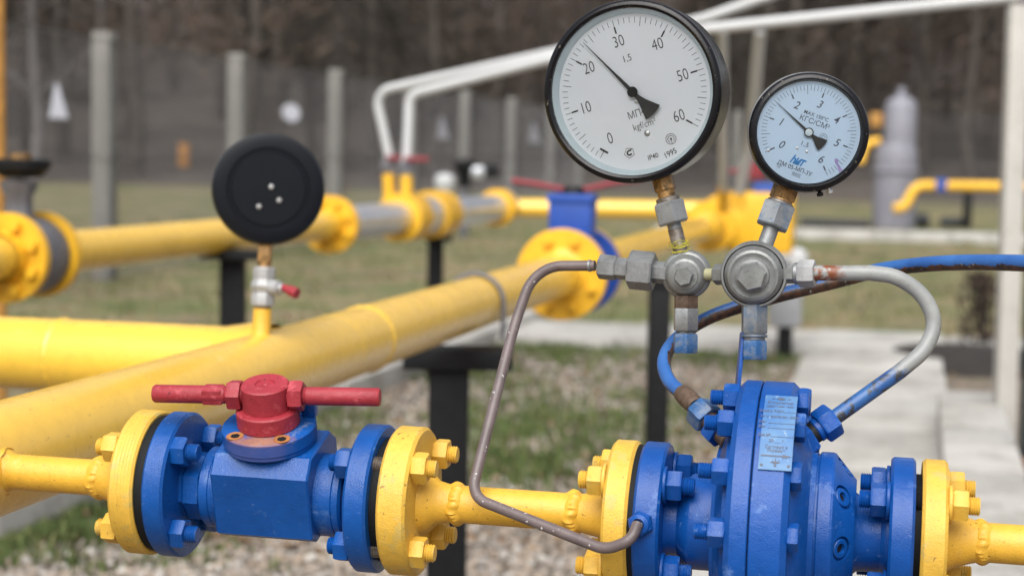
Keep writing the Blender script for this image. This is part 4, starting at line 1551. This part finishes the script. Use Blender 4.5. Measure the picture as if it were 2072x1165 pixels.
# header beyond the valve with a second flanged group
g2s = ht(hp(1436))
hb = thing('gas_pipe', 'yellow pipe and flange beyond the blue gate valve', 'pipe', HA + HX * (g2s - .4) - Vector((0, 0, .12)))
part('flange', MB().lathe(HF, [(tv + .262, 0), (tv + .262, .121), (tv + .288, .121), (tv + .288, 0)], 64), M['yellow_far'], hb)
part('pipe', MB().cyl(HF, tv + .285, g2s, HR, 64), M['yellow_pipe'], hb)
part('flange', MB().lathe(HF, [(g2s - .03, .07), (g2s, .075), (g2s, .122), (g2s + .03, .122), (g2s + .03, 0)], 64), M['yellow_far'], hb)
part('weld_seam', MB().lathe(HF, [(g2s - .35, HR - .001), (g2s - .33, .075), (g2s - .02, .075)], 64), M['yellow_far'], hb)
mtr = thing('flow_meter', 'yellow and grey flanged meter with blue top far along the header pipe', 'meter', HA + HX * (g2s + .6) - Vector((0, 0, .15)))
part('body', MB().lathe(HF, [(g2s + .032, 0), (g2s + .032, .10), (g2s + .32, .10), (g2s + .32, 0)], 64), M['meter_grey'], mtr)
part('flange', MB().lathe(HF, [(g2s + .32, 0), (g2s + .32, .128), (g2s + .37, .128), (g2s + .9, .120), (g2s + .9, .150), (g2s + .95, .150), (g2s + .95, 0)], 64), M['yellow_far'], mtr)
q_ = P(1540, 440, 8.6)
mm_ = frame(P(1545, 450, 8.6), GX, Vector((0, 0, 1)))
part('housing', MB().box(mm_, .30, .30, .30, .03), M['yellow_far'], mtr)
part('blue_cap', MB().box(frame(P(1552, 388, 8.6), GX, Vector((0, 0, 1))), .13, .12, .09, .01), M['blue_far'], mtr)
part('red_knob', MB().lathe(frame(P(1528, 345, 8.6), Vector((0, 0, 1)), Vector((0, 1, 0))), [(-.045, 0), (-.04, .05), (.03, .055), (.04, .03), (.04, 0)], 24), M['red_far'], mtr)
for i, (px, py, rr) in enumerate(((1583, 502, .055), (1612, 516, .052))):
    c = P(px, py + 4, 9.3)
    mb = MB().lathe(frame(c, Vector((0, 0, 1)), Vector((0, 1, 0))), [(-.17, 0), (-.17, .022), (-.06, .022), (-.055, rr * 1.1), (0, rr * 1.2), (.03, rr), (.05, rr * .4), (.052, 0)], 28)
    single('domed_vent', mb, M['white_pipe'], ['left white domed vent cap standing below the far yellow meter', 'right white domed vent cap standing above the grey box'][i], 'vent', 'white domed vents')

# black stands
def stand(label, top_l, top_r, d, post_l, post_r, post_d, grp='black pipe stands', depth=.09, tk=.03, ubolt=None):
    a, b = P(*top_l, d), P(*top_r, d)
    c = (a + b) / 2
    x = Vector((b.x - a.x, b.y - a.y, 0)).normalized()
    c2 = P((post_l + post_r) / 2, top_l[1], post_d)
    r = thing('pipe_stand', label, 'pipe stand', (c2.x, c2.y, 0), grp)
    m = frame(c, x, Vector((0, 0, 1)))
    part('crossbar', MB().box(m @ T(0, 0, -tk / 2), (b - a).length, depth, tk, .003), M['black_paint'], r)
    wd = (post_r - post_l) / FPX * post_d
    hh = c.z - tk
    m2 = frame(Vector((c2.x, c2.y, hh / 2)), x, Vector((0, 0, 1)))
    part('post', MB().box(m2, wd, wd, hh, .003), M['black_paint'], r)
    return r

hs_ = hp(962)
ds = (hs_ - CAM).dot(fwd)
st = stand('black T-shaped stand under the clamped thick yellow header pipe', (818, 703), (1038, 703), ds - .01, 870, 950, ds, depth=.10, tk=.042)
mb = MB()
ub = []
mU = HF @ T(ht(hs_), 0, 0)
for i in range(25):
    a = math.pi * i / 24
    ub.append(mU @ Vector((0, math.cos(a) * (HR + .006), math.sin(a) * (HR + .006))))
ub = [ub[0] - Vector((0, 0, .075))] + ub + [ub[-1] - Vector((0, 0, .075))]
part('u_bolt', MB().tube(ub, .0055, 12), M['cast_grey'], st)
st2 = stand('black post stand behind the small round grey pilot valve', (1290, 560), (1370, 560), 5.0, 1314, 1357, 5.0, depth=.07, tk=.03)

# ================================================================== BACK LINE ON THE LEFT
KA, KB = P(7, 522, 4.206), P(665, 455, 6.42)
KX = (KB - KA).normalized()
KF = frame(KA, KX, Vector((0, 0, 1)))
KL = (KB - KA).length
def kp(px):
    k = (px - W0 / 2) / FPX
    o = KA - CAM
    return (k * o.dot(fwd) - o.dot(c_right)) / (KX.dot(c_right) - k * KX.dot(fwd))
kv = thing('gate_valve', 'dark grey wafer valve with black handwheel between yellow flanges at the left edge', 'valve', KA + KX * .12 - Vector((0, 0, .1)))
part('body', MB().lathe(KF, [(.035, 0), (.035, .088), (.05, .096), (.15, .096), (.165, .090), (.165, 0)], 72), M['cast_grey'], kv)
nk = P(38, 402, 4.28)
part('yoke', MB().lathe(frame(Vector((nk.x, nk.y, KA.z)), Vector((0, 0, 1)), Vector((0, 1, 0))), [(.07, 0), (.07, .045), (.11, .036), (.145, .034), (.165, .045), (.185, .05), (.19, 0)], 8), M['cast_grey'], kv)
wz_ = P(42, 340, 4.28)
mw = frame(wz_, Vector((0, 0, 1)), Vector((0, 1, 0)))
part('handwheel', MB().lathe(mw, [(-.024, .030), (-.022, .050), (.0, .072), (.018, .074), (.022, .068), (.020, .040), (.024, .018), (.026, 0)], 40), M['black_paint'], kv)
part('spindle', MB().cyl(mw, .02, .036, .028, 24), M['brass'], kv)
kpipe = thing('gas_pipe', 'yellow back pipe with large flanges running from the left edge behind the black gauge', 'pipe', KA + KX * .8 - Vector((0, 0, HR)))
part('flange', MB().lathe(KF, [(-.03, .06), (.005, .065), (.005, .110), (.030, .110), (.033, .107), (.033, 0)], 72), M['yellow_far'], kpipe)
part('pipe', MB().cyl(KF, -4, .01, HR, 64), M['yellow_pipe'], kpipe)
for k in range(8):
    a = R(22.5 + 45 * k)
    m = KF @ T(.005, .085 * math.cos(a), .085 * math.sin(a)) @ RZ(math.pi)
    part('nut', MB().hexa(m, 0, .02, .0150, .0015, .4), M['yellow_far'], kpipe, sm=30)
part('flange', MB().lathe(KF, [(.167, 0), (.167, .108), (.190, .108), (.193, .105), (.193, .07), (.21, HR)], 72), M['yellow_far'], kpipe)
part('pipe', MB().cyl(KF, .19, KL + .005, HR, 64), M['yellow_pipe'], kpipe)
fk = KL
part('flange', MB().lathe(KF, [(fk - .03, HR), (fk, .065), (fk, .108), (fk + .04, .108), (fk + .043, .105), (fk + .043, 0)], 72), M['yellow_far'], kpipe)
for k in range(8):
    a = R(22.5 + 45 * k)
    m = KF @ T(fk, .083 * math.cos(a), .083 * math.sin(a)) @ RZ(math.pi)
    part('nut', MB().hexa(m, 0, .02, .0150, .0015, .4), M['yellow_far'], kpipe, sm=30)
m1, m2_, m3_, m4_ = kp(806), kp(842), kp(866), kp(898)
m5_ = kp(1003)
kg = thing('meter_run', 'silver grey meter pipe with yellow flange pairs behind the header pipe', 'pipe', KF @ Vector((m2_, 0, -.1)))
part('pipe', MB().cyl(KF, fk + .044, m1 + .01, .066, 64), M['meter_grey'], kg)
part('flange', MB().lathe(KF, [(m1, 0), (m1, .102), (m1 + .18, .102), (m1 + .18, 0)], 64), M['yellow_far'], kg)
part('spacer', MB().cyl(KF, m1 + .17, m3_ + .01, .085, 48), M['meter_grey'], kg)
part('flange', MB().lathe(KF, [(m3_, 0), (m3_, .106), (m3_ + .2, .106), (m3_ + .2, 0)], 64), M['yellow_far'], kg)
part('pipe', MB().cyl(KF, m3_ + .19, m5_ + .01, .066, 64), M['meter_grey'], kg)
part('flange', MB().lathe(KF, [(m5_, 0), (m5_, .095), (m5_ + .09, .095), (m5_ + .09, 0)], 64), M['yellow_far'], kg)
part('end_ring', MB().lathe(KF, [(m5_ + .09, 0), (m5_ + .09, .090), (m5_ + .16, .090), (m5_ + .16, 0)], 64), M['meter_grey'], kg)
xa, xb = P(1022, 421, 8.95), P(1500, 427, 8.9)
kc = thing('gas_pipe', 'thin yellow cross pipe behind the blue gate valve', 'pipe', (xa + xb) / 2 - Vector((0, 0, .05)))
part('pipe', MB().cyl(axis_frame(xa, xb), -.05, (xb - xa).length, .048, 48), M['yellow_pipe'], kc)
stand('black T-shaped stand under the yellow pipe behind the black gauge', (408, 505), (536, 505), 5.45, 448, 496, 5.5, depth=.1)
stand('black post stand under the silver grey meter pipe', (862, 466), (915, 466), 8.0, 866, 898, 8.0, depth=.12, tk=.05)

# ---- white vent pipes
def riser(label, pts, rad, stub_top, grp='white vent pipes on thin risers', r=.024, rads=.09):
    """yellow stub, red cock and white pipe"""
    t = thing('vent_pipe', label, 'pipe', stub_top[0], grp)
    part('pipe', MB().tube(fillet(pts, rad, 7), r, 18), M['white_pipe'], t)
    part('stub', MB().cyl(axis_frame(*stub_top), 0, (stub_top[1] - stub_top[0]).length, .026, 24), M['yellow_far'], t)
    a = stub_top[1]
    part('cock', MB().box(Matrix.Translation(a + Vector((0, 0, .035))), .06, .06, .05, .006), M['cast_grey'], t)
    part('cock_handle', MB().box(Matrix.Translation(a + Vector((.045, -.04, .07))), .10, .02, .02, .004), M['red_far'], t)
    return t
riser('white vent pipe on the left yellow stub, sloping up out of the picture',
      [P(795, 352, 7.4), P(759, 186, 7.4), P(1110, 108, 7.05), P(1425, 38, 6.75), P(1620, -30, 6.6)], .07,
      (P(788, 405, 7.4), P(786, 352, 7.4)), r=.019)
riser('white vent pipe on the right yellow stub, sloping up to the white post',
      [P(822, 355, 7.25), P(829, 192, 7.25), P(1110, 121, 6.95), P(1440, 58, 6.65), P(2070, -8, 6.25)], .06,
      (P(823, 405, 7.25), P(822, 355, 7.25)), r=.021)
riser('white vent leg dropping to the left yellow stub behind the white gauge',
      [P(1465, 382, 7.6), P(1462, 62, 6.68)], 0, (P(1463, 425, 7.7), P(1464, 378, 7.6)), r=.021)
riser('slanting white vent leg between the two gauges dropping to a yellow stub',
      [P(1496, 390, 7.5), P(1518, 290, 7.3), P(1538, 60, 6.6)], .4, (P(1496, 425, 7.5), P(1497, 385, 7.5)), r=.024)

# ---- right edge: white post and dark pole
pb, ptp = G(2030, 905), None
a = Vector((pb.x, pb.y, 0))
dpo = (a - CAM).dot(fwd)
tp = P(2063, -60, dpo + .1)
mp = axis_frame(a, tp, Vector((0, 1, 0)))
wp = thing('white_post', 'broad white painted post at the right edge', 'post', a)
part('shaft', MB().box(mp @ T((tp - a).length / 2, 0, 0), (tp - a).length, .075, .075, .006), M['post_white'], wp)
part('clamp', MB().box(mp @ T((tp - a).length - .12, -.0, 0), .035, .088, .088, .003), M['cast_grey'], wp)
pk = G(2078, 1003)
dp = thing('dark_pole', 'dark green pole with rusty foot at the right edge', 'pole', pk)
part('shaft', MB().cyl(Matrix.Translation(pk) @ RY(R(-90)) @ RZ(R(2)), .12, 2.2, .028, 24), plain('dark_green_paint', (.012, .02, .022, 1), .5), dp)
part('foot', MB().cyl(Matrix.Translation(pk) @ RY(R(-90)), 0, .13, .040, 24), plain('rusty_foot', (.16, .05, .02, 1), .8, var=.4), dp)
# ochre pole at the left edge
po = P(-6, 330, 5.4)
single('ochre_pole', MB().cyl(Matrix.Translation((po.x, po.y, 0)) @ RY(R(-90)), 0, 2.6, .027, 24), M['ochre_pole'], 'ochre yellow vertical pole at the left edge above the black handwheel', 'pole')

# ---- grey box on a leg
bx = P(1590, 612, 9.3)
gb = thing('meter_box', 'plain grey box on a short black leg beyond the pilot valves', 'box', (bx.x, bx.y, 0))
part('cabinet', MB().box(frame(bx, GX, Vector((0, 0, 1))), .17, .14, .25, .008), M['grey_box'], gb)
part('leg', MB().box(Matrix.Translation((bx.x, bx.y, (bx.z - .125) / 2)), .075, .06, bx.z - .125, .004), M['black_paint'], gb)
# dark dry bush by the white post
rg = random.Random(11)
bb0 = G(1985, 712)
mb = MB()
for _ in range(420):
    a = rg.random() * 6.28
    h = rg.random() ** .7 * .42
    rr = .16 * rg.random() * (1.1 - h)
    p = bb0 + Vector((math.cos(a) * rr, math.sin(a) * rr, h))
    d_ = Vector((rg.gauss(0, .5), rg.gauss(0, .5), .8)).normalized() * rg.uniform(.04, .10)
    s_ = d_.cross(Vector((rg.random(), rg.random(), .2))).normalized() * rg.uniform(.004, .012)
    mb.add([p - s_, p + s_, p + d_], [(0, 1, 2)])
bt = thing('bush', 'dry dark brown bush in the soil patch by the white post', 'bush', bb0)
part('twigs', mb, M['dry_bush'], bt, sm=0)
part('stem', MB().cyl(Matrix.Translation(bb0) @ RY(R(-90)), -.03, .3, .012, 10), M['bark'], bt)

# ---- far station on the right
tk = G(1808, 462)
td = (tk - CAM).dot(fwd)
h1, h2, h3 = P(1808, 305, td).z, P(1818, 195, td).z, P(1818, 180, td).z
ta = thing('gas_filter', 'grey upright filter vessel with a domed top far behind the small gauge', 'tank', tk)
r1, r2 = 41 / FPX * td, 32 / FPX * td
part('vessel', MB().lathe(Matrix.Translation(tk + Vector((.05, 0, 0))) @ RY(R(-90)), [(h1 - .1, 0), (h1 - .1, r2), (h2 - .16, r2), (h2 - .08, r2 * .86), (h2 - .02, r2 * .55), (h2, r2 * .3), (h3 + .02, r2 * .26), (h3 + .03, 0)], 40), M['tank_grey'], ta)
part('lower_tank', MB().lathe(Matrix.Translation(tk) @ RY(R(-90)), [(0, 0), (0, r1 * 1.05), (h1 - .34, r1 * 1.05), (h1 - .32, r1 * 1.14), (h1 - .27, r1 * 1.14), (h1 - .25, r1 * 1.03), (h1 - .02, r1 * 1.03), (h1 + .10, r1 * .90), (h1 + .12, 0)], 40), M['tank_grey'], ta)
part('side_valve', MB().box(Matrix.Translation(P(1772, 243, td)), .18, .18, .22, .03), M['ochre_pole'], ta)
part('side_pipe', MB().tube([P(1740, 330, td), P(1752, 292, td), P(1780, 285, td)], .07, 14), M['yellow_far'], ta)
yp = thing('gas_pipe', 'far yellow pipe rising into a level run on a dark leg at the right', 'pipe', G(1955, 462))
part('pipe', MB().tube(fillet([P(1808, 422, td - 1), P(1830, 420, td - 1), P(1853, 376, td - 1), P(1900, 376, td - 1), P(2110, 379, td - 1.6)], [.12, .18, .1, .05], 6), .072, 16), M['yellow_far'], yp)
part('blue_valve', MB().box(frame(P(1905, 374, td - 1), GX, Vector((0, 0, 1))), .17, .20, .17, .02), M['blue_far'], yp)
a = G(1956, 462)
zt = P(1956, 388, (a - CAM).dot(fwd)).z
part('leg', MB().box(Matrix.Translation((a.x, a.y, zt / 2)), .12, .1, zt, .01), M['black_paint'], yp)
for i, (px, w_, hh) in enumerate(((1690, 1.05, .13), (1860, .30, .22), (1925, .35, .16))):
    c = G(px, 460)
    mb = MB()
    m = frame(c + Vector((0, 0, hh * .5)), GX, Vector((0, 0, 1)))
    mb.lathe(m, [(-w_ / 2, 0), (-w_ / 2, hh * .42), (-w_ / 2 + .05, hh * .5), (w_ / 2 - .05, hh * .5), (w_ / 2, hh * .42), (w_ / 2, 0)], 20)
    single('pipe_length', mb, plain('dark_pipe_wrap', (.018, .020, .026, 1), .6), ['longest dark wrapped pipe length lying behind the far kerb', 'short thick black pipe length lying under the far yellow elbow', 'short dark pipe length lying by the far dark leg'][i], 'pipe', 'dark pipe lengths on the ground')
# far instruments behind the meter run
c = P(900, 368, 20.0)
dm = thing('vent_dome', 'white round vent dome far behind the silver meter pipe', 'vent', (c.x, c.y, 0))
part('dome', MB().lathe(frame(c, Vector((0, 0, 1)), Vector((0, 1, 0))), [(-.12, 0), (-.11, .08), (-.02, .125), (.05, .115), (.09, .06), (.10, 0)], 28), M['white_pipe'], dm)
part('pipe', MB().cyl(Matrix.Translation((c.x, c.y, 0)) @ RY(R(-90)), 0, c.z - .1, .05, 16), M['grey_box'], dm)
c = P(940, 345, 21.0)
fv = thing('gate_valve', 'dark far valve with grey actuator beside the white vent dome', 'valve', (c.x, c.y, 0))
part('body', MB().lathe(frame(c, Vector((0, 0, 1)), Vector((0, 1, 0))), [(-.22, 0), (-.20, .07), (-.05, .08), (.02, .12), (.08, .14), (.12, .10), (.14, 0)], 20), M['black_paint'], fv)
part('actuator', MB().box(Matrix.Translation(c + Vector((.16, 0, -.02))), .16, .14, .14, .03), M['meter_grey'], fv)
part('side_body', MB().box(Matrix.Translation(c + Vector((.33, 0, 0))), .18, .16, .18, .04), M['black_paint'], fv)
part('pipe', MB().cyl(Matrix.Translation((c.x, c.y, 0)) @ RY(R(-90)), 0, c.z - .18, .06, 16), M['cast_grey'], fv)
c = P(372, 350, 52.0)
zz = P(372, 290, (c - CAM).dot(fwd)).z
single('marker_post', MB().box(Matrix.Translation((c.x, c.y, (zz + c.z) / 2 - .15)), .30, .2, zz - c.z + .3, .02), M['orange'], 'orange pipeline marker post beyond the wire fence', 'post')

# ================================================================== FENCE
post_d = [10.7, 13.65, 16.55, 19.65, 22.9, 26.05, 29.5, 33.3]
fpx = [None, 211, 480, 679, 829, 939, 1031, 1112]
base = []
f0 = G(212, 568)
ln = Vector((.2, 1, 0))
for d in post_d:
    t = d - f0.y
    base.append(Vector((f0.x + .2 * t, f0.y + t, 0)))
corner = base[-1] + ln * 3.4
far = [corner + GX * (3.3 * i) for i in range(1, 5)]
chain = base + [corner] + far
FH = 1.95
posts = []
mb = MB()
mb.box(T(0, 0, FH / 2 - .1), .15, .15, FH + .2, .012)
for i, p in enumerate(chain):
    if i == 0:
        single('fence_post', MB().box(Matrix.Translation(p) @ RZ(-GA) @ T(0, 0, FH / 2 - .1), .15, .15, FH + .2, .012), M['concrete_post'], 'nearest square concrete fence post, outside the left edge', 'fence post', 'concrete fence posts')
        continue
    lab = {1: 'concrete fence post right of the white triangle sign, nearest of the row in view', 2: 'concrete fence post rising behind the top of the black gauge',
           3: 'concrete fence post between the round white sign and the white vent pipes', 4: 'concrete fence post just behind the white vent pipe legs',
           5: 'concrete fence post right of the white vent dome', 6: 'concrete fence post above the left end of the red valve handle',
           7: 'concrete fence post at the left rim of the large white gauge'}.get(i, 'distant concrete fence post along the far end of the station')
    single('fence_post', MB().box(Matrix.Translation(p) @ RZ(-GA) @ T(0, 0, FH / 2 - .1), .15, .15, FH + .2, .012), M['concrete_post'], lab, 'fence post', 'concrete fence posts')
fence = thing('wire_fence', 'grey diamond mesh wire fence strung along the concrete posts', 'fence', base[3])
PITCH_W = .085
for a, b in zip(chain, chain[1:]):
    x = (b - a).normalized()
    L = (b - a).length
    hgt_ = FH - .12
    mb = MB()
    nrm_ = x.cross(Vector((0, 0, 1)))
    z0 = .05
    off = nrm_ * .085
    rW = .0026
    n = int((L + hgt_) / PITCH_W)
    for sgn in (1, -1):
        for i in range(n):
            u0 = i * PITCH_W - hgt_
            # the wire runs from (u0, 0) to (u0+hgt, hgt)
            lo, hi = max(0, -u0), min(hgt_, L - u0)
            if hi - lo < .05:
                continue
            pts2 = []
            for tt in (lo, hi):
                u = u0 + tt
                if sgn < 0:
                    u = L - u
                pts2.append(a + off + x * u + Vector((0, 0, z0 + tt)) + nrm_ * (.002 * sgn))
            d_ = (pts2[1] - pts2[0]).normalized()
            s1 = d_.cross(nrm_) * rW
            s2 = nrm_ * rW
            vs = [p + q for p in pts2 for q in (s1, -s1 * .5 + s2 * .87, -s1 * .5 - s2 * .87)]
            mb.add(vs, [(0, 1, 4, 3), (1, 2, 5, 4), (2, 0, 3, 5)])
    part('mesh_panel', mb, M['wire'], fence, sm=0)
    mb = MB()
    for zz in (z0, z0 + hgt_ / 2, z0 + hgt_):
        mb.tube([a + off + Vector((0, 0, zz)), b + off + Vector((0, 0, zz))], .006, 5)
    part('line_wire', mb, M['wire'], fence)
def fpt(px, py):
    """point on the fence plane"""
    v = P(px, py, 1.0) - CAM
    nn = Vector((1, -.2, 0)).normalized()
    t = (f0 - CAM).dot(nn) / v.dot(nn)
    return CAM + v * t
def on_fence(px, py, shape, wdt, hgt_, label, name, grp=None):
    c = fpt(px, py)
    x = Vector((.66, .75, 0)).normalized()
    # normal towards the station
    m = face_frame(c + Vector((.16, -.03, 0)), Vector((.75, -.66, .1)).normalized(), Vector((0, 0, 1)))
    k = (x.dot(c_right) - x.dot(fwd) * (px - W0 / 2) / FPX)
    d = (c - CAM).dot(fwd)
    W_ = wdt / FPX * d / abs(k)
    H_ = hgt_ / FPX * d
    if shape == 'tri':
        poly = [(-W_ / 2, -H_ / 2), (W_ / 2, -H_ / 2), (W_ * .06, H_ / 2), (-W_ * .06, H_ / 2)]
    else:
        poly = [(W_ / 2 * math.cos(t * .2618), H_ / 2 * math.sin(t * .2618)) for t in range(24)]
    mb = MB().slab(m, poly, -.004, .004)
    single(name, mb, M['sign_white'] if 'faint' not in label else M['sign_grey'], label, 'sign', grp, sm=0)
on_fence(74, 204, 'tri', 38, 70, 'white triangular sign on the wire fence nearest the left edge', 'triangle_sign', 'white triangle signs on the fence')
on_fence(558, 228, 'round', 36, 37, 'round white sign hanging on the wire fence above the black gauge', 'round_sign')
on_fence(872, 258, 'tri', 26, 46, 'faint white triangular sign on the fence right of the white vent legs', 'triangle_sign', 'white triangle signs on the fence')
on_fence(1062, 268, 'tri', 22, 40, 'faint white triangular sign on the fence left of the large white gauge', 'triangle_sign', 'white triangle signs on the fence')

# ================================================================== WOOD BEHIND
mb = MB()
rg = random.Random(21)
ncol = 60
vs, fs = [], []
rows = [(44, 0), (52, .5), (62, 1.6), (76, 4.0), (95, 8), (130, 14), (200, 19)]
for d, z in rows:
    for i in range(ncol + 1):
        x = -90 + 180 * i / ncol
        vs.append((x, d - x * .12 + (rg.random() - .5) * 2, z - .05 + (rg.random() - .3) * z * .15))
for j in range(len(rows) - 1):
    for i in range(ncol):
        k = j * (ncol + 1) + i
        fs.append((k, k + 1, k + ncol + 2, k + ncol + 1))
mb.add(vs, fs)
single('wooded_slope', mb, M['hill'], kind='structure')

def hill_z(x, y):
    d = y + x * .12
    for (d0, z0), (d1, z1) in zip(rows, rows[1:]):
        if d0 <= d <= d1:
            return z0 + (z1 - z0) * (d - d0) / (d1 - d0)
    return 0 if d < 44 else 19

def make_tree(seed, pale):
    rg = random.Random(seed)
    root = thing('bare_tree', 'bare brown tree in the wood behind the wire fence', 'tree', (0, 0, 0), 'bare trees in the wood')
    H = rg.uniform(11, 15)
    mb = MB()
    r0 = rg.uniform(.13, .24)
    pts, rad = [], []
    x = y = 0
    for i in range(9):
        t = i / 8
        pts.append(Vector((x, y, H * t - .3)))
        rad.append(r0 * (1 - t * .88))
        x += rg.gauss(0, .12)
        y += rg.gauss(0, .12)
    mb.tube(pts, rad, 9)
    cr = MB()
    tw = mb
    for k in range(34):
        t = rg.uniform(.12, .98)
        i = min(7, int(t * 8))
        b = pts[i].lerp(pts[i + 1], t * 8 - i)
        a = rg.random() * 6.28
        L = rg.uniform(1.0, 2.6) * (1.15 - t * .6)
        d = Vector((math.cos(a), math.sin(a), rg.uniform(.25, .9))).normalized()
        e = b + d * L + Vector((0, 0, rg.uniform(0, .4)))
        tw.tube([b, b.lerp(e, .5) + Vector((rg.gauss(0, .1), rg.gauss(0, .1), .1)), e], [.045 * (1.1 - t), .03 * (1.1 - t), .008], 5)
        for _ in range(40):
            u = rg.uniform(.2, 1.05)
            p = b.lerp(e, u) + Vector((rg.gauss(0, .25), rg.gauss(0, .25), rg.gauss(0, .25)))
            dd = (d + Vector((rg.gauss(0, .7), rg.gauss(0, .7), rg.gauss(.2, .6)))).normalized() * rg.uniform(.2, .7)
            s_ = dd.cross(Vector((rg.gauss(0, 1), rg.gauss(0, 1), rg.gauss(0, 1)))).normalized() * rg.uniform(.010, .030)
            cr.add([p - s_, p + s_, p + dd], [(0, 1, 2)])
    part('trunk', mb, M['bark_pale'] if pale else M['bark'], root)
    part('crown', cr, M[('twigs_dark', 'twigs_grey', 'twigs_red', 'twigs_dark', 'twigs', 'twigs_red')[seed - 100]], root, sm=0)
    return root

protos = [make_tree(100 + i, i in (1,)) for i in range(6)]
rg = random.Random(77)
spots = []
for _ in range(4000):
    if len(spots) >= 120:
        break
    d = rg.uniform(46, 74)
    x = rg.uniform(-.36, .36) * d + rg.uniform(-1, 1)
    if any((x - a) ** 2 + (d - b) ** 2 < 1.7 for a, b in spots):
        continue
    spots.append((x, d))
spots.sort(key=lambda s: s[1])
for i, (x, d) in enumerate(spots):
    loc = Vector((x, d, hill_z(x, d)))
    if i < 6:
        t = protos[i]
        t.location = loc
    else:
        q_ = math.sin(x * .42 + 1.3) + math.sin(x * .17 + d * .11) * .8 + rg.gauss(0, .5)
        t = copy_thing(protos[0 if q_ < -.9 else 3 if q_ < -.3 else 4 if q_ < .1 else 1 if q_ < .4 else 2 if q_ < 1 else 5], loc)
    t.rotation_euler = (0, 0, rg.random() * 6.28)
# the far depth of the wood, one mass
mb = MB()
for _ in range(30000):
    d = rg.uniform(76, 100)
    x = rg.uniform(-.42, .42) * d
    z0 = hill_z(x, d)
    z = z0 + rg.random() * 13
    L = rg.uniform(.3, 1.2)
    dd = Vector((rg.gauss(0, .9), rg.gauss(0, .5), 1)).normalized() * L
    s_ = Vector((rg.gauss(0, 1), rg.gauss(0, .5), 0)).normalized() * rg.uniform(.03, .12)
    p = Vector((x, d, z))
    mb.add([p - s_, p + s_, p + dd + s_ * .4, p + dd - s_ * .4], [(0, 1, 2, 3)])
single('far_wood', mb, M['wood_mass'], 'dense dark mass of bare wood beyond the nearer trees', kind='stuff', sm=0)

_txo.data = None if False else _txt
bpy.data.objects.remove(_txo)
